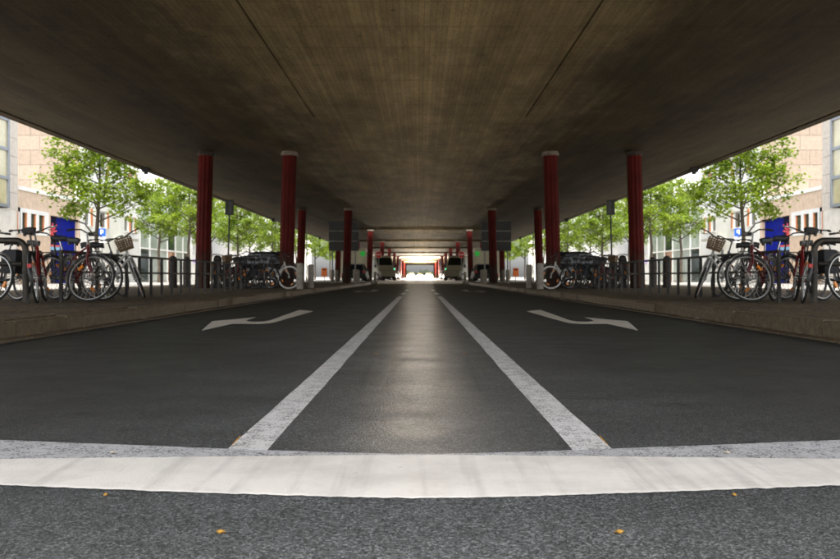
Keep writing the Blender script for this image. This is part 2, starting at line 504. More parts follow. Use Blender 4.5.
class MB:
    def __init__(s):
        s.v = []
        s.f = []
        s.xf = None

    def add(s, vs_, fs):
        k = len(s.v)
        if s.xf is not None:
            vs_ = [s.xf @ Vector(p) for p in vs_]
        s.v += [tuple(p) for p in vs_]
        s.f += [tuple(i + k for i in q) for q in fs]
        return s

    def box(s, x0, x1, y0, y1, z0, z1):
        return s.add([(x0, y0, z0), (x1, y0, z0), (x1, y1, z0), (x0, y1, z0),
                      (x0, y0, z1), (x1, y0, z1), (x1, y1, z1), (x0, y1, z1)],
                     [(0, 3, 2, 1), (4, 5, 6, 7), (0, 1, 5, 4), (1, 2, 6, 5), (2, 3, 7, 6), (3, 0, 4, 7)])

    def bevbox(s, x0, x1, y0, y1, z0, z1, b=0.015):
        """box with its upper edges chamfered"""
        v = [(x0, y0, z0), (x1, y0, z0), (x1, y1, z0), (x0, y1, z0),
             (x0, y0, z1 - b), (x1, y0, z1 - b), (x1, y1, z1 - b), (x0, y1, z1 - b),
             (x0 + b, y0 + b, z1), (x1 - b, y0 + b, z1), (x1 - b, y1 - b, z1), (x0 + b, y1 - b, z1)]
        f = [(0, 3, 2, 1), (8, 9, 10, 11)]
        for i in range(4):
            j = (i + 1) % 4
            f += [(i, j, 4 + j, 4 + i), (4 + i, 4 + j, 8 + j, 8 + i)]
        return s.add(v, f)

    def tube(s, pts, r, n=8, caps=True, closed=False):
        pts = [Vector(p) for p in pts]
        m = len(pts)
        rs = r if isinstance(r, (list, tuple)) else [r] * m
        vs_, fs = [], []
        up = None
        for i, p in enumerate(pts):
            if closed:
                d = pts[(i + 1) % m] - pts[i - 1]
            else:
                d = pts[min(i + 1, m - 1)] - pts[max(i - 1, 0)]
            d.normalize()
            if up is None:
                up = Vector((0, 0, 1)) if abs(d.z) < 0.9 else Vector((1, 0, 0))
            a = d.cross(up)
            if a.length < 1e-5:
                a = d.orthogonal()
            a.normalize()
            b = d.cross(a)
            up = -b if False else up
            for k in range(n):
                t = 2 * math.pi * k / n
                vs_.append(p + (a * math.cos(t) + b * math.sin(t)) * rs[i])
        rings = m if closed else m - 1
        for i in range(rings):
            j = (i + 1) % m
            for k in range(n):
                l = (k + 1) % n
                fs.append((i * n + k, j * n + k, j * n + l, i * n + l))
        if caps and not closed:
            fs.append(tuple(range(n)))
            fs.append(tuple((m - 1) * n + k for k in reversed(range(n))))
        return s.add(vs_, fs)

    def lathe(s, prof, n=20, c=(0, 0, 0)):
        vs_, fs = [], []
        for r, z in prof:
            for k in range(n):
                t = 2 * math.pi * k / n
                vs_.append((c[0] + r * math.cos(t), c[1] + r * math.sin(t), c[2] + z))
        m = len(prof)
        for i in range(m - 1):
            for k in range(n):
                l = (k + 1) % n
                fs.append((i * n + k, i * n + l, (i + 1) * n + l, (i + 1) * n + k))
        fs.append(tuple(reversed(range(n))))
        fs.append(tuple((m - 1) * n + k for k in range(n)))
        return s.add(vs_, fs)

    def prism(s, poly, z0, z1):
        """polygon in x,y extruded in z"""
        n = len(poly)
        vs_ = [(x, y, z0) for x, y in poly] + [(x, y, z1) for x, y in poly]
        fs = [tuple(reversed(range(n))), tuple(range(n, 2 * n))]
        for i in range(n):
            j = (i + 1) % n
            fs.append((i, j, n + j, n + i))
        return s.add(vs_, fs)

    def loft(s, secs, caps=True):
        n = len(secs[0])
        vs_ = [p for q in secs for p in q]
        fs = []
        for i in range(len(secs) - 1):
            for k in range(n):
                l = (k + 1) % n
                fs.append((i * n + k, i * n + l, (i + 1) * n + l, (i + 1) * n + k))
        if caps:
            fs.append(tuple(reversed(range(n))))
            fs.append(tuple((len(secs) - 1) * n + k for k in range(n)))
        return s.add(vs_, fs)

    def mesh(s, name, m, smooth=False):
        me = bpy.data.meshes.new(name)
        me.from_pydata(s.v, [], s.f)
        bm = bmesh.new()
        bm.from_mesh(me)
        bmesh.ops.recalc_face_normals(bm, faces=bm.faces)
        bm.to_mesh(me)
        bm.free()
        if m:
            me.materials.append(M[m])
        if smooth:
            me.polygons.foreach_set('use_smooth', [True] * len(me.polygons))
            try:
                me.set_sharp_from_angle(angle=R(40))
            except Exception:
                pass
        me.update()
        return me

    def build(s, name, m, parent=None, smooth=False):
        return link(name, s.mesh(name, m, smooth), parent)


def link(name, data, parent=None, loc=None):
    o = bpy.data.objects.new(name, data)
    col.objects.link(o)
    if parent:
        o.parent = parent
    if loc:
        o.location = loc
    return o


def tag(o, label, cat, group=None):
    o['label'] = label
    o['category'] = cat
    if group:
        o['group'] = group
    return o


def thing(name, label, cat, loc=(0, 0, 0), rz=0.0, group=None):
    o = link(name, None)
    o.location = loc
    o.rotation_euler = (0, 0, rz)
    o.empty_display_size = 0.2
    return tag(o, label, cat, group)


def struct(o):
    o['kind'] = 'structure'
    return o


MX = Matrix.Diagonal((-1, 1, 1, 1))
mcache = {}


def mirror_mesh(me):
    if me.name not in mcache:
        c = me.copy()
        c.transform(MX)
        c.flip_normals()
        mcache[me.name] = c
    return mcache[me.name]


def mirror(o, parent=None):
    """a real second thing on the other side of the street's axis"""
    c = o.copy()
    col.objects.link(c)
    if o.data:
        c.data = mirror_mesh(o.data)
    c.parent = parent
    c.matrix_parent_inverse = Matrix()
    c.matrix_basis = MX @ o.matrix_basis @ MX
    for k in ('label', 'group'):
        if k in o.keys():
            c[k] = o[k].replace('left', 'right')
    for ch in o.children:
        mirror(ch, c)
    return c


def copy_tree(o, parent=None, label=None):
    c = o.copy()
    col.objects.link(c)
    c.parent = parent
    if label:
        c['label'] = label
    for ch in o.children:
        copy_tree(ch, c)
    return c


LEFT = []          # things of the left side, mirrored at the end


def L(o):
    LEFT.append(o)
    return o


def gp(px, py, z=0.0):
    """photo pixel on the horizontal plane z -> x, y"""
    y = F * (CAM_H - z) / (py - 277.0)
    return ((px - 420) / F * y, y)


def at(px, py, y):
    """photo pixel at depth y -> x, z"""
    s_ = F / y
    return ((px - 420) / s_, CAM_H + (277 - py) / s_)


# ------------------------------------------------------------------ ground, road, pavement, plaza
PAV = 0.145


def sheet(name, x0, x1, y0, y1, z, m, parent=None):
    b = MB()
    b.add([(x0, y0, z), (x1, y0, z), (x1, y1, z), (x0, y1, z)], [(0, 1, 2, 3)])
    return b.build(name, m, parent)


struct(sheet('ground', -2500, 2500, -1500, 4000, -0.03, 'ground_earth'))
struct(sheet('road', -3.14, 3.14, -60, 61.5, 0.0, 'asphalt'))
struct(sheet('far_road', -3.14, 3.14, 61.5, 520, 0.0, 'pale_bounce_road'))  # paler surface added to bounce light onto the far deck
DECK0, DECK1 = -1.5, 285.0
JUNC = (57.5, 66.0)
rng = random.Random(4)


def pavement(y0, y1, stones, nm, sgn):
    b = MB()
    b.box(sgn * 3.425, sgn * 11.0, y0, y1, -0.02, PAV)
    p = struct(b.build(nm, 'mosaic_setts' if stones else 'plaza_paving'))  # far stretch made pale to bounce more light upward
    # kerb stones one by one as far as they can be told apart, then one run
    if stones:
        metres = [MB().bevbox(-0.07, 0.07, 0.006, 0.994, -0.02, PAV + 0.002, 0.012 + 0.006 * i).mesh('kerb_stone', 'granite')
                  for i in range(3)]
        gut = [MB().bevbox(-0.075, 0.075, 0.005, 0.495, -0.02, 0.014, 0.006).mesh('gutter_stone', 'gutter_stone')]
        y = 1.0
        while y < 36:
            k = link('kerb_stone', rng.choice(metres), p, (sgn * (3.35 + rng.uniform(-.008, .008)), y, rng.uniform(-.008, .006)))
            k.rotation_euler = (rng.uniform(-.006, .006), rng.uniform(-.02, .02), rng.uniform(-.008, .008))
            y += 1.0
        y = 3.0
        while y < 30:
            k = link('gutter_stone', gut[0], p, (sgn * 3.215, y, rng.uniform(-.005, .005)))
            k.rotation_euler = (0, rng.uniform(-.03, .03), 0)
            y += 0.5
        MB().bevbox(sgn * 3.28 if sgn > 0 else -3.42, sgn * 3.42 if sgn > 0 else -3.28, 36.0, y1, -0.02, PAV + 0.002).build('kerb_run', 'granite', p)
        MB().bevbox(3.14 if sgn > 0 else -3.28, 3.28 if sgn > 0 else -3.14, 30.0, y1, -0.02, 0.012).build('gutter_run', 'gutter_stone', p)
        MB().bevbox(3.28 if sgn > 0 else -3.42, 3.42 if sgn > 0 else -3.28, -40.0, 1.0, -0.02, PAV + 0.002).build('kerb_run', 'granite', p)
        MB().bevbox(3.14 if sgn > 0 else -3.28, 3.28 if sgn > 0 else -3.14, -40.0, 3.0, -0.02, 0.012).build('gutter_run', 'gutter_stone', p)
        # pale rounded nose at the junction
        b = MB()
        b.bevbox(3.43 if sgn > 0 else -11.0, 11.0 if sgn > 0 else -3.43, y1 + 0.004, y1 + 0.15, -0.02, PAV + 0.002)
        b.build('kerb_run', 'granite', p)
    else:
        MB().bevbox(3.28 if sgn > 0 else -3.42, 3.42 if sgn > 0 else -3.28, y0, y1, -0.02, PAV + 0.002).build('kerb_run', 'granite', p)
        MB().bevbox(3.14 if sgn > 0 else -3.28, 3.28 if sgn > 0 else -3.14, y0, y1, -0.02, 0.012).build('gutter_run', 'gutter_stone', p)
    return p


for sg in (-1, 1):
    pavement(-40, JUNC[0], True, 'pavement', sg)
    pavement(JUNC[1], 330, False, 'pavement', sg)
    struct(sheet('side_road', sg * 3.15, sg * 11.0, JUNC[0] + 0.16, JUNC[1], -0.004, 'asphalt'))
    b = MB()
    b.box(sg * 11.004, sg * 70, -60, 330, -0.02, PAV - 0.01)
    struct(b.build('plaza', 'plaza_paving'))

# ------------------------------------------------------------------ painted markings


def grow(poly, d):
    n = len(poly)
    ar = sum(poly[i][0] * poly[(i + 1) % n][1] - poly[(i + 1) % n][0] * poly[i][1] for i in range(n))
    sg_ = 1 if ar > 0 else -1
    out = []
    for i in range(n):
        a, c = Vector(poly[i - 1]), Vector(poly[(i + 1) % n])
        e = (c - a).normalized()
        out.append((poly[i][0] + sg_ * e.y * d, poly[i][1] - sg_ * e.x * d))
    return out


def marking(name, poly, z, m, label, grp=None, zb=0.0002):
    b = MB()
    n = len(poly)
    b.add([(x, y, z) for x, y in grow(poly, -min(.02, (z - zb) * 7))] + [(x, y, zb) for x, y in poly],
          [tuple(range(n))] + [(i, (i + 1) % n, n + (i + 1) % n, n + i) for i in range(n)])
    o = b.build(name, m)
    bm = bmesh.new()
    bm.from_mesh(o.data)
    bmesh.ops.triangulate(bm, faces=bm.faces)
    for f in bm.faces:
        if f.normal.z < -.5:
            f.normal_flip()
    bm.to_mesh(o.data)
    bm.free()
    return tag(o, label, 'road marking', grp)


def ragged(p, q, n, amp):
    out = []
    for i in range(n):
        t = i / n
        out.append((p[0] + (q[0] - p[0]) * t, p[1] + (q[1] - p[1]) * t + rng.uniform(-amp, amp)))
    return out


# two stop bars, each bent at the middle of the road
def bar(x1, lo, klo, hi, khi, n, amp):
    sm = lambda x: math.sqrt(x * x + .05) - .2236 * .5
    xs = [-x1 + 2 * x1 * i / n for i in range(n + 1)]
    p = [(x, lo + klo * sm(x) + rng.gauss(0, amp)) for x in xs]
    return p + [(x, hi + khi * sm(x) + rng.gauss(0, amp * .6)) for x in reversed(xs)]


marking('old_stop_line', bar(3.0, 1.935, .147, 2.412, .192, 160, .0012), 0.002, 'paint_worn', 'worn grey stop line across the road, partly painted over')
marking('stop_line', bar(2.2, 1.922, .147, 2.414, -.056, 260, .0022), 0.004, 'paint_fresh', 'fresh white stop line across the road in the foreground', zb=0.0025)
for y0, y1, nm, lab in ((2.42, 22.1, 'lane_line', 'long solid white lane line, left of the road axis'),
                        (24.3, 27.6, 'lane_dash', 'first short white dash beyond the solid line, left of the road axis'),
                        (30.6, 33.9, 'lane_dash', 'second short white dash beyond the solid line, left of the road axis')):
    y0x = 2.45 if y0 < 3 else y0
    nn = int((y1 - y0) / 0.25) + 2
    po = ragged((-.559, y0x), (-.559, y1), 1, 0) + [(-.559 + rng.uniform(-.003, .003), y0x + (y1 - y0x) * i / nn) for i in range(1, nn)]
    po += [(-.559, y1), (-.441, y1)] + [(-.441 + rng.uniform(-.003, .003), y1 + (y0 + .03 - y1) * i / nn) for i in range(1, nn)] + [(-.441, y0 + .03)]
    L(marking(nm, po, 0.0015, 'paint_line', lab))
apx = [(201.6, 330.6), (207, 325.6), (212.3, 321.2), (230, 319.7), (256, 317.2), (249, 319.4), (246, 321.0), (254, 321.9), (262, 321.7),
       (270, 320.4), (299, 310.0), (313.5, 311.2), (277, 321.6), (270, 323.1), (258, 323.9), (245, 323.7), (233, 323.6), (218, 327.0)]
ag = [gp(*p) for p in apx]
L(marking('arrow_marking', ag, 0.0028, 'paint_arrow', 'large bent turn arrow painted on the asphalt of the left lane'))
L(marking('arrow_marking', [(x, y + 20.4) for x, y in ag], 0.0028, 'paint_arrow', 'distant second turn arrow painted on the left lane'))
L(marking('give_way_line', [(-3.0, 60.2), (-1.2, 60.2), (-1.2, 60.9), (-3.0, 60.9)], 0.004, 'paint_line',
          'short cross line on the left lane at the side road'))
L(marking('paint_remnant', [gp(231.5, 445), gp(240, 435.6), gp(238.6, 438.6), gp(235, 442.6)], 0.0006, 'yellow_mark',
          'small yellow paint remnant beside the foot of the left lane line'))

# ------------------------------------------------------------------ flyover deck
ZC = 4.5            # soffit above the carriageway
EDGE_X, EDGE_Z = 10.9, 4.83
KNEE = 6.6
deck = thing('flyover_deck', 'wide brown board-marked concrete flyover deck overhead', 'bridge', (0, 0, ZC))


def wing_profile(sg):
    pts = []
    for i in range(9):
        t = i / 8
        pts.append((sg * (KNEE + (EDGE_X - KNEE) * t), (EDGE_Z - ZC) * (t ** 1.5)))
    return pts


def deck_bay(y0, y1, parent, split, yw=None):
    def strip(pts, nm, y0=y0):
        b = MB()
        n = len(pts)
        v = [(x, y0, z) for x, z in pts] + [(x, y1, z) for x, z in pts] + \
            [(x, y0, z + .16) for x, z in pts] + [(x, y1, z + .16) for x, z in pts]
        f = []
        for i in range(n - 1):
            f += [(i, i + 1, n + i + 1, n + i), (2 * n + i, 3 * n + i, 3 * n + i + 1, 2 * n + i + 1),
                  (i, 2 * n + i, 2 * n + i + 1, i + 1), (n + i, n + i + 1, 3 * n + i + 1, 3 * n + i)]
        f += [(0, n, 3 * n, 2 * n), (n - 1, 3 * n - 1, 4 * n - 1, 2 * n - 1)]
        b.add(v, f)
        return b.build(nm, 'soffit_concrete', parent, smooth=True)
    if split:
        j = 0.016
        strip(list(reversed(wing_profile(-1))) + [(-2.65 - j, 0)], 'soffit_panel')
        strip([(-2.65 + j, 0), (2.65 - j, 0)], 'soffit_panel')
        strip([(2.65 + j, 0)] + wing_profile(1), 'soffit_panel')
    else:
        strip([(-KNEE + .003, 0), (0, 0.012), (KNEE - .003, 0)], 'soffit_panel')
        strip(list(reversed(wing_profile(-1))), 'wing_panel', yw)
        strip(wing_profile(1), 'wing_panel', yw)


GAPS = {71.5: 1.6, 94.0: 3.0, 116.5: 4.5, 139.0: 6.0, 161.5: 7.0, 184.0: 8.0, 206.5: 9.0, 229.0: 10.0}      # openings added between the far spans to let daylight in
joints = [DECK0, 21.6, 49.0, 71.5, 94.0, 116.5, 139.0, 161.5, 184.0, 206.5, 229.0, 251.5, DECK1]
for i in range(len(joints) - 1):
    g0 = GAPS.get(joints[i], 0.006)
    deck_bay(joints[i] + (g0 if i else 0), joints[i + 1] - 0.006, deck, i == 0, joints[i] + .006)
for g in GAPS:
    MB().box(-KNEE + .02, KNEE - .02, g - .35, g - .012, -GAPS[g] * 4.0 / g * 0.95, -.004).build('added_cross_beam', 'soffit_concrete', deck)  # beams added to hide the daylight openings from the camera
for g in GAPS:
    for sg in (-1, 1):
        xa, xb = sorted((sg * KNEE, sg * (EDGE_X + .02)))
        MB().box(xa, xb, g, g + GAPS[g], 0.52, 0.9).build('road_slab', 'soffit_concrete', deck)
runs = [DECK0] + [y for g in sorted(GAPS) for y in (g, g + GAPS[g])] + [DECK1]
for r0, r1 in zip(runs[::2], runs[1::2]):
    b = MB()
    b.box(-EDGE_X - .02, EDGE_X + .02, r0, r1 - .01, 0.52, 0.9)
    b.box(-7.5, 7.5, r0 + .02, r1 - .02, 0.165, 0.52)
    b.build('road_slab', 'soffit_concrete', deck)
for sg in (-1, 1):
    b = MB()
    x0, x1 = sorted((sg * (EDGE_X + .004), sg * (EDGE_X + .3)))
    b.box(x0, x1, DECK0, DECK1, EDGE_Z - ZC - .03, 1.75)
    b.build('edge_beam', 'soffit_concrete', deck)
    for px, y in ((149, 33.9), (274.6, 63.5), (321, 93)):
        b = MB()
        b.box(-.13, .13, -.16, .16, -.2, .1)
        b.box(-.06, .06, -.08, .08, -.28, -.2)
        o = b.build('drain_box', 'fitting_black', deck)
        o.location = (sg * (EDGE_X - .1), y, EDGE_Z - ZC)
b = MB()
b.box(-10.8, 10.8, DECK1 - .5, DECK1 - .01, -.1, -.004)
b.build('end_beam', 'soffit_concrete', deck)

# ------------------------------------------------------------------ red columns
LEAN = R(1.5)


def column_meshes():
    b = MB()
    secs = []
    n = 80
    H = ZC - PAV - 0.14
    for z in (0, 0.04, H * .5, H - .03, H):
        rr = 1.0
        sec = []
        for k in range(n):
            t = 2 * math.pi * k / n
            r = 0.208 + 0.028 * abs(math.sin(5 * t)) ** 0.7
            sec.append((rr * r * math.cos(t), rr * r * math.sin(t), z))
        secs.append(sec)
    b.loft(secs)
    sh = b.mesh('shaft', 'column_red', True)
    c = MB()
    c.lathe([(.245, 0), (.275, .02), (.275, .075), (.25, .09), (.25, .135)], 28)
    cap = c.mesh('bearing_cap', 'column_cap', True)
    global CAPD
    CAPD = c.mesh('bearing_cap', 'column_cap_dark', True)
    f = MB()
    f.lathe([(.34, 0), (.34, .03), (.3, .05)], 28)
    return sh, cap, f.mesh('base_collar', 'column_cap', True)


SH, CAP, COL = column_meshes()
ORD = ['nearest', 'second', 'third', 'fourth', 'fifth', 'sixth', 'seventh', 'eighth', 'ninth', 'tenth', 'farthest']
for row, X in (('inner', 4.22), ('outer', 6.9)):
    for i in range(11):
        y = 27.5 + 22.5 * i
        t = thing('red_column', '%s dark red fluted column of the %s row on the left side' % (ORD[i], row), 'column',
                  (-X - .06, y, PAV), 0, 'red columns carrying the flyover')
        t.rotation_euler = (0, LEAN, 0)
        link('shaft', SH, t, (0, 0, 0.005))
        link('bearing_cap', CAP if row == 'inner' else CAPD, t, (0, 0, ZC - PAV - 0.136))
        L(t)

# ------------------------------------------------------------------ bollards
bm_ = MB()
bm_.lathe([(.1, 0), (.1, .7), (.095, .735), (.08, .755), (.05, .765)], 20)
BOL = bm_.mesh('bollard', 'bollard_concrete', True)
bands = [('left one of the close bollard pair by the kerb', -3.5, 25.3), ('farther one of the close bollard pair', -3.5, 27.7)]
for i, (x, y, lab) in enumerate([(-3.52, 25.2, 'pale concrete bollard, nearer one of the pair beside the first left column'),
                                 (-3.53, 27.8, 'pale concrete bollard, farther one of the pair beside the first left column'),
                                 (-4.93, 48.4, 'pale concrete bollard before the second left column, its outer side'),
                                 (-4.9, 50.6, 'pale concrete bollard just behind the outermost one at the second left column'),
                                 (-3.45, 45.6, 'pale concrete bollard at the kerb before the left signboard'),
                                 (-3.42, 47.4, 'pale concrete bollard at the kerb, second before the left signboard'),
                                 (-3.5, 66.9, 'pale concrete bollard at the kerb beyond the left side road'),
                                 (-3.5, 110, 'distant pale bollard on the left kerb'),
                                 (-3.5, 124, 'most distant pale bollard on the left kerb')]):
    o = link('bollard', BOL, None, (x, y, PAV))
    o.scale = (1, 1, 1.0)
    tag(o, lab, 'bollard', 'concrete bollards')
    L(o)
bm_ = MB()
bm_.lathe([(.15, 0), (.15, .05), (.135, .08), (.14, .85), (.13, .95), (.095, 1.03), (.04, 1.06)], 20)
BOLD = bm_.mesh('bollard', 'bollard_dark', True)
for px, X, lab in ((173, 8.2, 'thick dark round-topped bollard, first left of the outer column'),
                   (187, 8.2, 'thick dark round-topped bollard next to the left outer column'),
                   (217.5, 6.55, 'thick dark round-topped bollard between left outer column and black car'),
                   (226.5, 6.5, 'thick dark round-topped bollard closest to the left black car')):
    y = F * X / (420 - px)
    o = link('bollard', BOLD, None, (-X, y, PAV))
    L(tag(o, lab, 'bollard', 'dark bollards'))

# ------------------------------------------------------------------ railing and hoop
XR = -5.05
rl = thing('railing', 'long dark two-bar pedestrian railing behind the bicycles on the left', 'railing', (XR, 12.1, PAV))
pm = MB().box(-.022, .022, -.022, .022, 0, .695).mesh('post', 'rail_metal')
NP = 19
for k in range(NP):
    link('post', pm, rl, (0, 0.675 * k, 0))
MB().box(-.028, .028, -.04, 0.675 * (NP - 1) + .04, .697, .735).build('top_rail', 'rail_metal', rl)
MB().box(-.018, .018, .03, 0.675 * (NP - 1) - .03, .41, .445).build('middle_rail', 'rail_metal', rl)
L(rl)


def hoop(name, label, loc, rz, wd, ht, r=.036):
    pts = []
    cr = .14
    pts += [(0, 0, 0), (0, 0, ht * .5), (0, 0, ht - cr)]
    for i in range(1, 7):
        a = math.pi / 2 * i / 6
        pts.append((cr - cr * math.cos(a), 0, ht - cr + cr * math.sin(a)))
    for i in range(0, 7):
        a = math.pi / 2 * i / 6
        pts.append((wd - cr + cr * math.sin(a), 0, ht - cr + cr * math.cos(a)))
    pts += [(wd, 0, ht * .5), (wd, 0, 0)]
    t = thing(name, label, 'bike rack', loc, rz)
    tb = tube_frames(pts, r, 12)
    tb.build('hoop', 'hoop_metal', t, True)
    MB().tube([(r, 0, ht * .62), (wd - r, 0, ht * .62)], r * .75, 10).build('cross_bar', 'hoop_metal', t, True)
    return t


def tube_frames(pts, r, n=10, closed=False):
    """tube with parallel-transported frames (no twist)"""
    pts = [Vector(p) for p in pts]
    m = len(pts)
    rs = r if isinstance(r, (list, tuple)) else [r] * m
    b = MB()
    secs = []
    a = None
    for i in range(m):
        if closed:
            d = (pts[(i + 1) % m] - pts[i - 1]).normalized()
        else:
            d = (pts[min(i + 1, m - 1)] - pts[max(0, i - 1)]).normalized()
        if a is None:
            a = d.orthogonal().normalized()
        else:
            a = (a - d * a.dot(d)).normalized()
        c = d.cross(a)
        secs.append([pts[i] + (a * math.cos(2 * math.pi * k / n) + c * math.sin(2 * math.pi * k / n)) * rs[i] for k in range(n)])
    if closed:
        secs.append(secs[0])
    b.loft(secs, caps=not closed)
    return b


L(hoop('bike_hoop', 'thick rounded dark metal bike hoop at the left picture edge', (-6.95, 12.15, PAV), 0, 1.38, .87, .045))

# ------------------------------------------------------------------ bicycles
WR = 0.345


def wheel_part(parent, centre, xf, rim_m, refl=None, spoke='chrome', tyre='rubber'):
    """a wheel in the x,z plane round centre; xf bakes steering"""
    def ring(rad, r, n=40, k=6, squash=1.0):
        b = MB()
        secs = []
        for i in range(n + 1):
            a = 2 * math.pi * i / n
            er = Vector((math.cos(a), 0, math.sin(a)))
            secs.append([Vector(centre) + er * (rad + r * math.cos(2 * math.pi * j / k)) +
                         Vector((0, 1, 0)) * (r * squash * math.sin(2 * math.pi * j / k)) for j in range(k)])
        b.xf = xf
        b.loft(secs, caps=False)
        return b
    wh = ring(WR - .034, .012, squash=1.1).build('wheel', rim_m, parent, True)
    ring(WR - .019, .019 if tyre == 'rubber' else .026).build('tyre', tyre, wh, True)
    b = MB()
    b.xf = xf
    c = Vector(centre)
    for i in range(28):
        a = 2 * math.pi * i / 28
        off = (.022 if i % 2 else -.022)
        a2 = a + (.6 if (i // 2) % 2 else -.6)
        b.tube([c + Vector((.02 * math.cos(a2), off, .02 * math.sin(a2))),
                c + Vector(((WR - .036) * math.cos(a), 0, (WR - .036) * math.sin(a)))], .0019, 4, caps=False)
    b.build('spokes', spoke, wh)
    b = MB()
    b.xf = xf
    b.tube([c + Vector((0, -.05, 0)), c + Vector((0, .05, 0))], .022, 10)
    b.tube([c + Vector((0, -.065, 0)), c + Vector((0, .065, 0))], .008, 8)
    b.build('hub', 'alloy', wh, True)
    for a in (refl or []):
        b = MB()
        b.xf = xf @ Matrix.Translation(c) @ Matrix.Rotation(-a, 4, 'Y') @ Matrix.Translation((WR * .66, 0, 0))
        b.box(-.016, .016, -.014, .014, -.042, .042)
        b.build('reflector', 'reflector_orange', wh)
    return wh


def guard(parent, centre, xf, a0, a1, m, name='mudguard'):
    b = MB()
    b.xf = xf
    secs = []
    n = 22
    for i in range(n + 1):
        a = a0 + (a1 - a0) * i / n
        er = Vector((math.cos(a), 0, math.sin(a)))
        c = Vector(centre)
        secs.append([c + er * (WR + .006) + Vector((0, -.028, 0)), c + er * (WR + .018) + Vector((0, -.018, 0)),
                     c + er * (WR + .022), c + er * (WR + .018) + Vector((0, .018, 0)),
                     c + er * (WR + .006) + Vector((0, .028, 0)), c + er * (WR + .013)])
    b.loft(secs)
    for s_ in (-1, 1):
        c = Vector(centre)
        er = Vector((math.cos((a0 * .3 + a1 * .7)), 0, math.sin(a0 * .3 + a1 * .7)))
        b.tube([c + Vector((0, .05 * s_, 0)), c + er * (WR + .01) + Vector((0, .026 * s_, 0))], .003, 5)
    return b.build(name, m, parent, True)


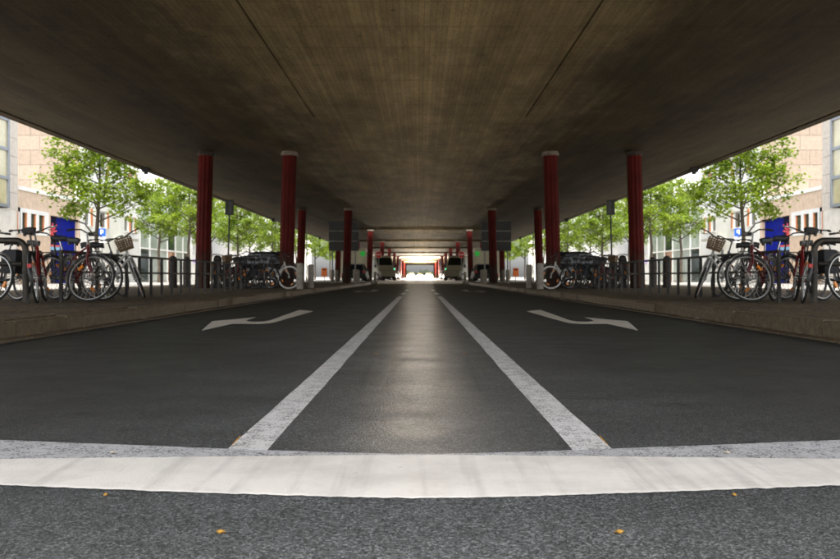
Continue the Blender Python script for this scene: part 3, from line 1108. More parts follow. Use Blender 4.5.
def bicycle(label, loc, heading, lean=0.0, frame='bike_red', style='gents', steer=0.0, rim='alloy', guards='bike_silver',
            basket=False, rack=True, bag=False, saddle_h=0.95, refl=(.7, 3.8), bars='city', crate=False, loc_is='front', seat='saddle_black', bright='chrome', tyre='rubber'):
    """bike along +x; heading = direction the bike points in, radians"""
    ra, fa = Vector((-.53, 0, WR)), Vector((.53, 0, WR))
    bb = Vector((-.08, 0, .285))
    st = Vector((-.215, 0, .70 if style == 'gents' else .62))
    ht, hb = Vector((.335, 0, .80)), Vector((.385, 0, .66))
    axis = (ht - hb).normalized()
    off = Vector((.53 if loc_is == 'front' else -.53, 0, 0))
    rot = Matrix.Rotation(heading, 4, 'Z')
    base = Vector(loc) - rot @ off
    t = thing('bicycle', label, 'bicycle', base, 0, 'parked bicycles')
    t.rotation_euler = (Matrix.Rotation(heading, 3, 'Z') @ Matrix.Rotation(lean, 3, 'X')).to_euler()
    S = Matrix.Translation(hb) @ Matrix.Rotation(steer, 4, axis) @ Matrix.Translation(-hb)
    I = Matrix.Identity(4)
    b = MB()
    tb = lambda p, q, r, r2=None: b.tube([p, q], [r, r2 or r], 10)
    tb(bb, st, .016)
    if style == 'gents':
        tb(st - Vector((-.01, 0, .03)), ht - axis * .02, .015)
        tb(bb, hb + axis * .02, .018)
    else:
        tb(bb + (st - bb) * .38, hb + axis * .1, .018)
        tb(bb, hb + axis * .015, .019)
    tb(hb - axis * .005, ht + axis * .01, .021)
    for s_ in (-1, 1):
        y = .055 * s_
        tb(bb + Vector((0, .025 * s_, 0)), ra + Vector((0, y, 0)), .011, .009)
        tb(st + Vector((0, .012 * s_, -.03)), ra + Vector((0, y, 0)), .009, .008)
    b.tube([bb + Vector((0, -.035, 0)), bb + Vector((0, .035, 0))], .024, 12)
    b.build('frame', frame, t, True)
    # fork
    b = MB()
    b.xf = S
    for s_ in (-1, 1):
        y = .05 * s_
        b.tube([hb - axis * .01 + Vector((0, y * .8, 0)), hb - axis * .12 + Vector((0, y, 0)), fa + Vector((-.02, y, .09)), fa + Vector((0, y, 0))],
               [.014, .013, .010, .008], 8)
    b.tube([hb - axis * .02 + Vector((0, -.05, 0)), hb - axis * .02 + Vector((0, .05, 0))], .016, 8)
    b.build('fork', frame, t, True)
    wheel_part(t, ra, I, rim, refl, bright)
    wheel_part(t, fa, S, rim, refl, bright, tyre)
    if guards:
        guard(t, ra, I, R(20), R(188), guards)
        guard(t, fa, S, R(42), R(200), guards)
    # saddle
    sp = Vector((st.x - .3 * (saddle_h - st.z), 0, saddle_h))
    b = MB()
    b.tube([st + Vector((0, 0, -.03)), sp + Vector((0.0, 0, -.04))], .013, 10)
    b.build('seat_post', bright, t, True)
    secs = []
    for x, hw, z in ((-.13, .02, .0), (-.125, .07, .012), (-.09, .098, .016), (-.03, .09, .012), (.03, .05, .004), (.09, .03, .0), (.14, .022, -.004), (.155, .01, -.01)):
        secs.append([sp + Vector((x, hw * math.cos(a), z + .028 * math.sin(a) - (.03 if math.sin(a) < -.2 else 0))) for a in
                     [2 * math.pi * k / 12 for k in range(12)]])
    sa = MB().loft(secs).build('saddle', seat, t, True)
    b = MB()
    for s_ in (-1, 1):
        b.tube([sp + Vector((-.1, .055 * s_, -.075)), sp + Vector((-.1, .055 * s_, -.01))], .02, 8)
    b.tube([sp + Vector((-.1, -.05, -.05)), sp + Vector((.0, 0, -.045)), sp + Vector((-.1, .05, -.05))], .006, 6)
    b.build('saddle_springs', 'plastic_black', sa)
    # stem, bars
    top = ht + axis * .2
    b = MB()
    b.xf = S
    b.tube([ht, top, top + Vector((.06, 0, .015))], .013, 10)
    b.build('stem', bright, t, True)
    hc = top + Vector((.06, 0, .015))
    if bars == 'city':
        pth = [hc + Vector((-.19, -.3, .035)), hc + Vector((-.1, -.29, .045)), hc + Vector((-.02, -.2, .05)), hc + Vector((0, -.07, .01)),
               hc, hc + Vector((0, .07, .01)), hc + Vector((-.02, .2, .05)), hc + Vector((-.1, .29, .045)), hc + Vector((-.19, .3, .035))]
    else:
        pth = [hc + Vector((-.05, -.3, .02)), hc + Vector((-.01, -.15, .01)), hc, hc + Vector((-.01, .15, .01)), hc + Vector((-.05, .3, .02))]
    b = tube_frames([S @ p for p in pth], .011, 8)
    hbars = b.build('handlebar', bright, t, True)
    for e0, e1 in ((0, 1), (-1, -2)):
        b = MB()
        b.xf = S
        b.tube([pth[e0], pth[e0] + (pth[e1] - pth[e0]).normalized() * .11], .017, 8)
        b.build('grip', 'plastic_black', hbars, True)
    for s_ in (-1, 1):
        b = MB()
        b.xf = S
        q = hc + Vector((.02, .17 * s_, .02))
        b.tube([q, q + Vector((.04, .08 * s_, -.02))], .006, 6)
        b.build('brake_lever', 'alloy', hbars)
    b = MB()
    b.xf = S
    lc = hb + Vector((.09, 0, .05))
    b.tube([lc + Vector((-.04, 0, 0)), lc + Vector((0, 0, 0)), lc + Vector((.035, 0, 0))], [.015, .034, .038], 12)
    b.build('headlamp', bright, t, True)
    # drive
    b = MB()
    b.tube([bb + Vector((0, -.046, 0)), bb + Vector((0, -.042, 0))], .085, 24)
    ch = b.build('chainring', 'plastic_black', t, True)
    b = MB()
    b.box(bb.x - .02, bb.x + .02, -.058, -.05, 0, 0) if False else None
    b.tube([ra + Vector((0, -.046, .035)), bb + Vector((0, -.046, .075))], .006, 5)
    b.tube([ra + Vector((0, -.046, -.035)), bb + Vector((0, -.046, -.075))], .006, 5)
    b.build('chain', 'plastic_black', t)
    for s_, a in ((-1, R(-60)), (1, R(120))):
        b = MB()
        e = bb + Vector((.17 * math.cos(a), .075 * s_, .17 * math.sin(a)))
        b.tube([bb + Vector((0, .055 * s_, 0)), e], .01, 6)
        ck = b.build('crank', 'alloy', t, True)
        y0, y1 = sorted((e.y + .01 * s_, e.y + .1 * s_))
        MB().box(e.x - .045, e.x + .045, y0, y1, e.z - .012, e.z + .012).build('pedal', 'plastic_black', ck)
    b = MB()
    b.tube([bb + Vector((-.06, .05, -.02)), Vector((-.2, .16, .015))], .009, 6)
    b.build('kickstand', 'plastic_black', t)
    if rack:
        b = MB()
        for s_ in (-1, 1):
            b.tube([(-.25, .05 * s_, .735), (-.45, .065 * s_, .74), (-.74, .06 * s_, .74)], .006, 6)
            b.tube([ra + Vector((0, .06 * s_, .01)), (-.56, .064 * s_, .74)], .005, 6)
        for x in (-.38, -.5, -.62, -.74):
            b.tube([(x, -.06, .74), (x, .06, .74)], .005, 6)
        b.build('luggage_rack', 'rail_metal', t)
    tl = MB()
    tl.box(-.885, -.868, -.025, .025, .48, .53) if not rack else tl.box(-.775, -.755, -.035, .035, .71, .75)
    tl.build('tail_reflector', 'reflector_red', t)
    if bag:
        b = MB()
        for s_ in (-1, 1):
            y0, y1 = sorted((.085 * s_, .2 * s_))
            b.bevbox(-.72, -.38, y0, y1, .40, .755, .03)
        b.build('pannier_bag', 'bag_black', t)
    if basket:
        b = MB()
        b.xf = S
        c = hc + Vector((.12, 0, -.03))
        for k in range(6):
            z = -.14 + .034 * k
            e = .62 + .02 * k
            b.tube([c + Vector((-.12 * e, -.17 * e, z)), c + Vector((.12 * e, -.17 * e, z)), c + Vector((.12 * e, .17 * e, z)),
                    c + Vector((-.12 * e, .17 * e, z)), c + Vector((-.12 * e, -.17 * e, z))], .011, 6)
        for k in range(7):
            f = -1 + 2 * k / 6
            for sx in (-1, 1):
                b.tube([c + Vector((.074 * sx, .105 * f, -.14)), c + Vector((.086 * sx, .122 * f, .03))], .009, 5)
                if abs(f) < .9:
                    b.tube([c + Vector((.074 * f, .105 * sx, -.14)), c + Vector((.086 * f, .122 * sx, .03))], .009, 5)
        b.box(c.x - .07, c.x + .07, c.y - .1, c.y + .1, c.z - .145, c.z - .138)
        b.build('basket', 'wicker', t)
    if crate:
        b = MB()
        b.box(-.72, -.4, -.16, .16, .75, .765)
        for s_ in (-1, 1):
            b.box(-.72, -.4, .15 * s_ - .008, .15 * s_ + .008, .77, .96)
        b.box(-.72, -.704, -.14, .14, .77, .96)
        b.box(-.416, -.4, -.14, .14, .77, .96)
        b.build('crate', 'bike_black', t)
    return t


def heading_to(p, q):
    return math.atan2(q[1] - p[1], q[0] - p[0])


def gpos(px, y):
    return ((px - 420) / F * y, y, PAV)


# near group
L(bicycle('dark red bicycle whose big silver front wheel faces the camera, left of the white bicycle', gpos(88, 11.95), R(-52), R(-4), 'bike_darkred', 'gents',
          R(48), 'alloy', 'bike_silver', bright='alloy', saddle_h=.9, refl=(2.6,)))
L(bicycle('black city bicycle leaning on the railing behind the dark red one on the left', gpos(103, 12.9), R(-28), R(5), 'bike_black', 'ladies',
          R(20), 'alloy', 'bike_black', saddle_h=.96, refl=(.9, 4.0)))
L(bicycle('red bicycle seen from behind beside the thick hoop on the left', gpos(37.5, 11.5), R(108), R(-7), 'bike_red', 'ladies',
          R(0), 'alloy', 'bike_black', saddle_h=.99, loc_is='rear', rack=False, refl=(1.0,)))
L(bicycle('white step-through bicycle with wicker front basket at the left railing', gpos(141, 13.9), R(-26), R(9), 'bike_white', 'ladies',
          R(-42), 'alloy', 'bike_silver', basket=True, saddle_h=.9, refl=(5.6,), seat='saddle_black'))
L(bicycle('black bicycle with black pannier bags behind the thick hoop on the left', gpos(17, 12.9), R(150), R(4), 'bike_black', 'ladies',
          R(10), 'alloy', 'bike_white', bag=True, loc_is='rear', saddle_h=.9))
L(bicycle('dark bicycle cut by the picture edge, front wheel with orange reflector, left side', gpos(-9, 11.6), R(-35), R(-3), 'bike_blue', 'gents',
          R(18), 'alloy', 'bike_silver', refl=(5.9, 2.8)))
L(bicycle('dark blue bicycle leaning on the far side of the left railing beside the white one', gpos(121, 15.2), R(-32), R(4), 'bike_blue', 'gents',
          R(-15), 'rail_metal', 'bike_black', bright='rail_metal', refl=(1.4,)))
L(bicycle('black bicycle on the far side of the left railing behind the red one', gpos(58, 14.2), R(-35), R(-5), 'bike_black', 'gents',
          R(12), 'rail_metal', 'bike_black', bright='rail_metal', refl=(2.9,)))
# group at the first columns
L(bicycle('white bicycle with white-rimmed front wheel before the first left column', gpos(289.5, 25.6), R(-48), R(4), 'bike_white', 'ladies',
          R(40), 'rim_white', None, tyre='rim_white', bright='rail_metal', refl=(.5, 2.07, 3.64, 5.2), saddle_h=.85, rack=False))
L(bicycle('black bicycle next to the white-rimmed one before the first left column', gpos(269.5, 25.2), R(-42), R(5), 'bike_black', 'gents',
          R(34), 'rail_metal', 'bike_black', bright='rail_metal', refl=(5.3, 2.0)))
L(bicycle('dark blue bicycle in the middle of the left row before the black car', gpos(256, 25.6), R(-50), R(-4), 'bike_blue', 'gents',
          R(22), 'rail_metal', 'bike_black', bright='rail_metal', refl=(1.2,), crate=True))
L(bicycle('dark red bicycle in the far left row before the black car', gpos(243, 25.9), R(-46), R(5), 'bike_darkred', 'ladies',
          R(-8), 'rail_metal', 'bike_black', bright='rail_metal', refl=(.4, 3.3)))
L(bicycle('black bicycle beside the dark bollards, outermost of the far left row', gpos(229, 26.3), R(-58), R(4), 'bike_black', 'ladies',
          R(12), 'rail_metal', 'bike_black', bright='rail_metal', refl=(2.4,), basket=True))

for px_, y_, hd, lab in ((276, 27.3, -60, 'black bicycle behind the white-rimmed one, against the left inner column'),
                         (249, 27.6, -40, 'black bicycle in the second row before the left black car'),
                         (236, 27.9, -120, 'black bicycle in the second row, next to the dark bollards on the left'),
                         (262, 28.2, -75, 'black bicycle in the second row, middle one before the left black car')):
    L(bicycle(lab, gpos(px_, y_), R(hd), R(4), 'bike_black', 'gents', R(15), 'rail_metal', 'bike_black', bright='rail_metal', refl=(2.0,)))

# ------------------------------------------------------------------ cars


def rrect(x, hw, z0, z1, tum, n=4, r=.1):
    """closed section at x: rounded box, upper half leaning in by tum"""
    pts = []
    for (cy, cz, a0) in ((hw - r, z0 + r, -90), (hw - r, z1 - r, 0), (-hw + r, z1 - r, 90), (-hw + r, z0 + r, 180)):
        for k in range(n + 1):
            a = R(a0 + 90 * k / n)
            y = cy + r * math.cos(a)
            z = cz + r * math.sin(a)
            y *= 1 - tum * max(0, (z - z0) / max(.01, z1 - z0)) ** 1.5
            pts.append((x, y, z))
    return pts


def car(label, loc, heading, paint, Ln=3.9, W=1.68, H=1.5, lit=False, grp='cars', detail=True, van=False):
    t = thing('car' if not van else 'van', label, 'car' if not van else 'van', loc, heading, grp)
    h = Ln / 2
    if not van:
        belt = H * .62
        body = [(-h, .66, .42, .72), (-h + .06, .76, .3, belt - .08), (-h + .35, .82, .24, belt), (-h + 1.0, W / 2, .2, belt + .02), (0, W / 2, .2, belt),
                (h - 1.15, W / 2, .2, belt - .02), (h - .75, .82, .22, belt - .1), (h - .25, .78, .26, belt - .2), (h - .06, .72, .32, belt - .27), (h, .62, .4, .62)]
        cabin = [(-h + .2, .6, belt - .1, belt), (-h + .62, .64, belt - .1, H - .1), (-h + .95, .66, belt - .1, H - .02), (-h + 1.6, .67, belt - .1, H),
                 (-h + 2.1, .66, belt - .1, H - .04), (h - .95, .68, belt - .1, belt + .02)]
    else:
        belt = 1.15
        body = [(-h, W / 2 - .03, .35, 1.2), (-h + .05, W / 2, .3, 1.25), (0, W / 2, .25, 1.25), (h - 1.2, W / 2, .25, 1.2), (h - .8, W / 2 - .02, .25, 1.12),
                (h - .2, W / 2 - .1, .3, .95), (h - .03, W / 2 - .16, .35, .85), (h, W / 2 - .25, .42, .7)]
        cabin = [(-h + .01, W / 2 - .05, 1.0, H - .08), (-h + .15, W / 2 - .04, 1.0, H), (h - 2.1, W / 2 - .04, 1.0, H), (h - 1.7, W / 2 - .06, 1.0, H - .08),
                 (h - .85, W / 2 - .08, 1.0, 1.2)]
    b = MB()
    b.loft([rrect(x, w_, a, c, .05, 4, min(.12, (c - a) / 2.2)) for x, w_, a, c in body])
    bo = b.build('body', paint, t, True)
    b = MB()
    secs = [rrect(x, w_, a, c, .16 if not van else .06, 4, min(.09, (c - a) / 2.2)) for x, w_, a, c in cabin]
    b.loft(secs)
    b.build('cabin', paint, t, True)

    # glazing: curved panels just proud of the cabin
    def pane(name, quad):
        bb_ = MB()
        c = sum((Vector(q) for q in quad), Vector()) / 4
        n = (Vector(quad[1]) - Vector(quad[0])).cross(Vector(quad[2]) - Vector(quad[0])).normalized()
        if n.dot(c - Vector((0, 0, H * .6))) < 0:
            n = -n
        bb_.add([Vector(q) + n * .02 for q in quad] + [Vector(q) - n * .03 for q in quad],
                [(0, 1, 2, 3), (7, 6, 5, 4), (0, 4, 5, 1), (1, 5, 6, 2), (2, 6, 7, 3), (3, 7, 4, 0)])
        bb_.build(name, 'car_glass', t)
    if not van:
        pane('windscreen', [(h - 1.02, .52, belt + .04), (h - 1.02, -.52, belt + .04), (-h + 2.2, -.46, H - .1), (-h + 2.2, .46, H - .1)])
        pane('rear_window', [(-h + .3, .46, belt + .08), (-h + .3, -.46, belt + .08), (-h + .62, -.44, H - .12), (-h + .62, .44, H - .12)])
        for s_ in (-1, 1):
            z0, z1 = belt + .03, H - .13
            pane('side_window', [(-h + .75, .655 * s_, z0), (-h + 1.5, .66 * s_, z0), (-h + 1.5, .585 * s_, z1), (-h + .92, .58 * s_, z1)])
            pane('side_window', [(-h + 1.58, .66 * s_, z0), (h - 1.2, .655 * s_, z0), (-h + 2.1, .58 * s_, z1), (-h + 1.58, .585 * s_, z1)])
            MB().bevbox(h - 1.28, h - 1.12, .74 * s_ - .07, .74 * s_ + .07, belt, belt + .13, .03).build('mirror', paint, t)
    else:
        pane('windscreen', [(h - .95, W / 2 - .2, 1.3), (h - .95, -W / 2 + .2, 1.3), (h - 1.62, -W / 2 + .24, H - .2), (h - 1.62, W / 2 - .24, H - .2)])
        for s_ in (-1, 1):
            pane('side_window', [(h - 2.0, (W / 2 - .045) * s_, 1.3), (h - 1.2, (W / 2 - .06) * s_, 1.3), (h - 1.65, (W / 2 - .09) * s_, H - .3), (h - 2.0, (W / 2 - .09) * s_, H - .3)])
            MB().bevbox(h - 1.12, h - .98, (W / 2 + .08) * s_ - .08, (W / 2 + .08) * s_ + .08, 1.3, 1.6, .03).build('mirror', 'plastic_black', t)
    # wheels
    wr = .31 if not van else .36
    for x in (-h + .68, h - .72):
        for s_ in (-1, 1):
            b = MB()
            y = (W / 2 - .11) * s_
            b.tube([(x, y - .1, wr), (x, y - .085, wr), (x, y + .085, wr), (x, y + .1, wr)], [wr - .03, wr, wr, wr - .03], 24)
            wh = b.build('wheel', 'rubber', t, True)
            b = MB()
            b.tube([(x, y + .09 * s_, wr), (x, y + .108 * s_, wr)], [wr * .66, wr * .6], 20)
            b.build('hubcap', 'alloy', wh, True)
    for s_ in (-1, 1):
        b = MB()
        zc = .66 if not van else .82
        b.lathe([(.02, .0), (.085, .01), (.095, .03), (.09, .1)], 14)
        o = b.build('headlight', 'headlight_lit' if lit else 'headlight_off', t, True)
        o.location = (h + .01 if not van else h + .0, .55 * s_, zc)
        o.rotation_euler = (0, R(-90), 0)
        MB().bevbox(-h - .02, -h + .12, .6 * s_ - .09, .6 * s_ + .09, .66, .86, .02).build('tail_light', 'tail_red', t)
    MB().box(h - .0, h + .02, -.26, .26, .42, .53).build('number_plate', 'plate_white', t)
    MB().box(-h - .022, -h - .0, -.26, .26, .5, .61).build('number_plate', 'plate_white', t)
    MB().bevbox(-h - .05, -h + .1, -.7, .7, .3, .46, .03).build('bumper', 'plastic_black', t)
    MB().bevbox(h - .1, h + .03, -.68, .68, .26, .41, .03).build('bumper', 'plastic_black', t)
    return t


L(car('black compact car parked across the pavement behind the left bicycles', (-7.6, 41, PAV), R(172), 'car_black', 3.6, 1.66, 1.56))
L(car('black car with red tail lights parked under the left signboard', (-5.05, 70, PAV), R(90), 'car_black', 4.0, 1.7, 1.42))
L(car('white high-roof van facing the camera beyond the no-entry sign on the left', (-4.0, 88, PAV), R(-70), 'van_white', 5.0, 1.95, 2.5, van=True, grp='vans'))
L(car('grey parked car at the far left kerb behind the white van', (-4.5, 108, PAV), R(-90), 'car_grey', 4.0, 1.7, 1.45))
L(car('dark parked car farthest along the left kerb', (-4.4, 130, PAV), R(-90), 'car_black', 4.0, 1.7, 1.45))
L(car('silver parked car between the last columns at the left kerb', (-4.4, 150, PAV), R(-90), 'car_silver', 4.0, 1.7, 1.45))
L(car('distant oncoming car with glowing headlights on the left half of the road', (-1.95, 190, 0), R(-90), 'car_grey', 4.2, 1.7, 1.45, lit=True))
car('distant oncoming car with glowing headlights in the middle of the road', (0, 225, 0), R(-90), 'car_grey', 4.2, 1.7, 1.45, lit=True, grp='cars')
for px, lab in ((112, 'near'), (150, 'middle'), (185, 'far')):
    X = 17.3
# delivery truck
tk = thing('box_truck', 'cream box truck parked behind the left signboard, rear doors to the camera', 'truck', (-6.2, 79, PAV))
MB().bevbox(-1.2, 1.2, 0, 4.4, .7, 2.95, .04).build('cargo_box', 'truck_cream', tk)
for s_ in (-1, 1):
    d = MB()
    d.box(*(sorted((s_ * .02, s_ * 1.14))), -.03, -.004, .78, 2.86)
    d = d.build('rear_door', 'truck_cream', tk)
    MB().box(s_ * .16 - .015, s_ * .16 + .015, -.06, -.032, .85, 2.8).build('door_bar', 'alloy', d)
    MB().box(s_ * .9 - .12, s_ * .9 + .12, -.05, .02, .5, .62).build('tail_light', 'tail_red', tk)
MB().bevbox(-1.0, 1.0, 4.5, 6.0, .5, 2.1, .2).build('cab', 'van_white', tk)
MB().box(-.9, .9, 0, 6, .4, .68).build('chassis', 'plastic_black', tk)
for y in (1.0, 5.2):
    for s_ in (-1, 1):
        MB().tube([(s_ * .8, y, .4), (s_ * 1.05, y, .4)], .4, 20).build('wheel', 'rubber', tk, True)
L(tk)

# ------------------------------------------------------------------ signs


def lean_thing(t):
    t.rotation_euler = (0, LEAN, 0)
    return t


sb = thing('signboard', 'dark grey three-panel direction signboard seen from the back, left side', 'sign', (-4.98, 56.2, PAV))
for z0 in (2.2, 2.87, 3.54):
    p = MB().box(-.98, .98, -.02, .02, z0 - PAV, z0 + .6 - PAV).build('sign_panel', 'sign_grey', sb)
    for x in (-.7, 0, .7):
        MB().box(x - .03, x + .03, -.05, -.022, z0 + .04 - PAV, z0 + .56 - PAV).build('stiffener', 'sign_grey', p)
for x in (-.75, .75):
    MB().tube([(x, .07, 0), (x, .07, 4.1 - PAV)], .045, 10).build('post', 'pole_galv', sb, True)
for z in (2.84, 3.5):
    MB().box(-.95, .95, -.012, .012, z - .03 - PAV, z + .02 - PAV).build('light_strip', 'sign_frame', sb)
L(sb)

cr = thing('pharmacy_cross', 'glowing green pharmacy cross bracketed to the third left column', 'sign', (-4.55, 72.0, 2.45))
w_ = .09
b = MB()
b.xf = Matrix.Translation((-.25, 0, 0)) @ Matrix.Rotation(R(90), 4, 'X')
b.prism([(-w_, -.25), (w_, -.25), (w_, -w_), (.25, -w_), (.25, w_), (w_, w_), (w_, .25), (-w_, .25), (-w_, w_), (-.25, w_), (-.25, -w_), (-w_, -w_)], -.06, .06)
b.build('cross', 'cross_green', cr)
MB().box(.04, .42, .08, .12, -.02, .02).build('bracket', 'pole_dark', cr)
L(cr)

ne = thing('no_entry_sign', 'round red no-entry sign with white bar on a post, left side', 'sign', (-3.75, 78, PAV))
MB().tube([(0, .03, 0), (0, .03, 2.75)], .03, 10).build('post', 'pole_galv', ne, True)
b = MB()
b.tube([(0, 0, 2.38), (0, -.015, 2.38)], .31, 28)
b.build('rim', 'sign_white', ne)
b = MB()
b.tube([(0, -.017, 2.38), (0, -.022, 2.38)], .285, 28)
b.build('plate', 'sign_red', ne)
MB().box(-.22, .22, -.028, -.024, 2.33, 2.43).build('white_bar', 'sign_white', ne)
L(ne)

pb = thing('pole_box_sign', 'small dark sign box on a slim dark pole by the left deck edge', 'sign', (-9.62, 43, PAV))
MB().tube([(0, 0, 0), (0, 0, 3.7)], .04, 10).build('pole', 'pole_dark', pb, True)
MB().bevbox(-.2, .2, -.1, .02, 3.45, 4.2, .03).build('sign_box', 'pole_dark', pb)
MB().box(-.02, .17, -.118, -.104, 3.52, 4.12).build('plate', 'sign_grey', pb)
L(lean_thing(pb))
p2 = thing('lamp_pole', 'slim bare dark pole between the left columns farther along the deck edge', 'pole', (-9.75, 74, PAV))
MB().lathe([(.07, 0), (.07, .3), (.05, .34), (.04, 4.0), (.045, 4.03), (.03, 4.1)], 12).build('shaft', 'pole_dark', p2, True)
L(p2)

ps = thing('parking_sign', 'blue square sign with white symbol on a pole beside the first left tree', 'sign', (-16.2, 43.8, PAV))
MB().tube([(0, .03, 0), (0, .03, 2.9)], .03, 10).build('pole', 'pole_galv', ps, True)
pl = MB().box(-.19, .19, -.012, .0, 2.42, 2.82).build('plate', 'sign_blue', ps)
b = MB()
b.box(-.07, -.03, -.018, -.014, 2.48, 2.76)
b.box(-.03, .07, -.018, -.014, 2.72, 2.76)
b.box(.04, .08, -.018, -.014, 2.62, 2.72)
b.box(-.03, .07, -.018, -.014, 2.59, 2.63)
b.build('letter', 'sign_white', pl)
MB().box(-.19, .19, -.012, 0, 2.12, 2.39).build('extra_plate', 'sign_white', ps)
L(ps)

for X, Y, lit, lab in ((3.75, 124, True, 'traffic signal with green light lit between the distant left columns'),
                       (3.4, 146, False, 'dark traffic signal head on a post, farthest on the left')):
    ts = thing('traffic_signal', lab, 'traffic light', (-X, Y, PAV))
    MB().tube([(0, .1, 0), (0, .1, 3.0)], .05, 10).build('post', 'pole_dark', ts, True)
    z0 = 1.3 if lit else 2.3
    MB().bevbox(-.2, .2, -.15, .05, z0, z0 + 1.0, .03).build('housing', 'fitting_black', ts)
    for k, mm in enumerate(('signal_green' if lit else 'plastic_black', 'plastic_black', 'plastic_black')):
        b = MB()
        b.tube([(0, -.155, z0 + .19 + .31 * k), (0, -.17, z0 + .19 + .31 * k)], .11, 16)
        b.build('lens', mm, ts, True)
    L(ts)

ob = thing('litter_bin', 'orange litter bin on a post outside the deck, left side', 'bin', (-8.9, 80, PAV))
MB().tube([(0, .2, 0), (0, .2, 1.2)], .03, 8).build('post', 'pole_dark', ob, True)
MB().bevbox(-.25, .25, -.2, .16, .4, 1.2, .05).build('bin_body', 'bin_orange', ob)
MB().box(-.15, .15, -.206, -.202, .98, 1.08).build('slot', 'fitting_black', ob)
L(ob)

# ------------------------------------------------------------------ buildings on the left (facade plane x = -20)
XF = -20.0


def fz(px):
    return F * 20.0 / (420 - px)


def wall_x(name, x, y0, y1, z0, z1, holes, m, parent, th=.35):
    """wall in the plane x (face towards +x), pierced by holes (ya, yb, za, zb)"""
    ys = sorted({y0, y1} | {h[0] for h in holes} | {h[1] for h in holes})
    zs = sorted({z0, z1} | {h[2] for h in holes} | {h[3] for h in holes})
    b = MB()
    for i in range(len(ys) - 1):
        for j in range(len(zs) - 1):
            cy, cz = (ys[i] + ys[i + 1]) / 2, (zs[j] + zs[j + 1]) / 2
            if any(h[0] < cy < h[1] and h[2] < cz < h[3] for h in holes):
                continue
            b.box(x - th, x, ys[i], ys[i + 1], zs[j], zs[j + 1])
    return b.build(name, m, parent)


def window_x(parent, x, ya, yb, za, zb, fm='frame_white', gm='glass_dark', bars=1, fw=.06, inset=.12, shutter=None):
    b = MB()
    xi = x - inset
    e = .002
    b.box(xi - .05, xi, ya + e, ya + fw, za + e, zb - e)
    b.box(xi - .05, xi, yb - fw, yb - e, za + e, zb - e)
    b.box(xi - .05, xi, ya + fw, yb - fw, za + e, za + fw)
    b.box(xi - .05, xi, ya + fw, yb - fw, zb - fw, zb - e)
    for k in range(1, bars):
        yy = ya + (yb - ya) * k / bars
        b.box(xi - .05, xi, yy - fw / 2, yy + fw / 2, za + fw, zb - fw)
    wd = b.build('window', fm, parent)
    for k in range(bars):
        p0, p1 = ya + (yb - ya) * k / bars + fw / 2, ya + (yb - ya) * (k + 1) / bars - fw / 2
        MB().box(xi - .035, xi - .02, p0, p1, za + fw / 2, zb - fw / 2).build('pane', gm, wd)
    MB().box(x - .1, x + .07, ya - .05, yb + .05, za - .05, za - .004).build('sill', fm, wd)
    if shutter:
        MB().box(x + .002, x + .05, yb + .01, yb + .26, za, zb).build('shutter', shutter, wd)
    return wd


# --- tall stone building with glazed bay
A = thing('stone_building', 'tall stone-clad building with steel-framed glazed bay at the left picture edge', 'building', (0, 0, PAV - .01))
zA = PAV - .01
wall_x('wall', XF - .03, 20, 42.8, 0, 12, [], 'joint_dark', A, 4)
PANES = []
for r_ in range(14):
    z0 = .9 * r_
    off_ = .7 if r_ % 2 else 0
    yy = 36.0 - off_
    while yy < 42.8:
        ya, yb = max(36.0, yy), min(42.8, yy + 1.4)
        if yb - ya > .1 and z0 < 12:
            MB().box(XF - .03, XF - .0 + rng.uniform(-.006, .006), ya + .008, yb - .008, z0 + .008, min(12, z0 + .9) - .008).build(
                'stone_panel', 'stone_pale', A)
        yy += 1.4
# glazed bay
bx0, bx1 = XF + .02, XF + .62
by0, by1 = 30.5, 40.6
bay = MB().box(bx0, bx1 - .12, by0 + .1, by1 - .12, 3.86 - zA, 7.98 - zA).build('glazed_bay', 'glass_warm', A)
for z in (3.85, 5.15, 6.5, 7.9):
    MB().box(bx1 - .14, bx1, by0, by1 - .13, z - .07 - zA, z + .07 - zA).build('transom', 'steel_blue', bay)
for y in (by1 - .06, by1 - 1.85, by1 - 3.6, by1 - 5.35, by1 - 7.1, by1 - 8.85):
    MB().box(bx0 - .01, bx1 + .02, y - .07, y + .07, 3.75 - zA, 8.1 - zA).build('mullion', 'steel_blue', bay)
for i in range(5):
    for j, (za, zb) in enumerate(((3.92, 5.08), (5.22, 6.43), (6.57, 7.83))):
        MB().box(bx1 - .1, bx1 - .06, by1 - 1.78 - 1.75 * i, by1 - .14 - 1.75 * i if i == 0 else by1 - .1 - 1.75 * i, za - zA, zb - zA).build('pane', 'glass_warm', bay)
MB().box(bx0, bx1 + .04, by0, by1 + .05, 8.1 - zA, 8.4 - zA).build('bay_roof', 'steel_blue', A)
MB().box(XF + .02, XF + .5, 30.5, 41.5, 0, 3.68 - zA).build('plinth', 'pale_render', A)
L(A)

# --- low tan wing with white ribbon window and blue hoarding
B = thing('low_tan_wing', 'low tan rendered wing with white four-pane window band and deep blue passage, left', 'building', (0, 0, PAV - .01))
y0, y1 = 42.82, fz(80)
band = (42.9, fz(48.5), 2.68 - zA, 3.97 - zA)
blue = (fz(50.5), fz(78.5), 0, 3.85 - zA)
wall_x('wall', XF, y0, y1, 0, 4.85 - zA, [band, blue], 'tan_render', B, .4)
MB().box(XF - 3.4, XF + .05, y0, y1, 4.854 - zA, 5.05 - zA).build('parapet', 'white_render', B)
fr_ = MB()
ws = [(fz(12), fz(18.3)), (fz(21.8), fz(27)), (fz(30.6), fz(36)), (fz(38.6), fz(44.4))]
wa, wb = 2.88 - zA, 3.76 - zA
ya = band[0] + .002
for (p, q) in ws:
    p = max(p, ya + .06)
    fr_.box(XF - .14, XF + .03, ya, p, band[2] + .002, band[3] - .002)
    fr_.box(XF - .14, XF + .03, p, q, band[2] + .002, wa)
    fr_.box(XF - .14, XF + .03, p, q, wb, band[3] - .002)
    ya = q
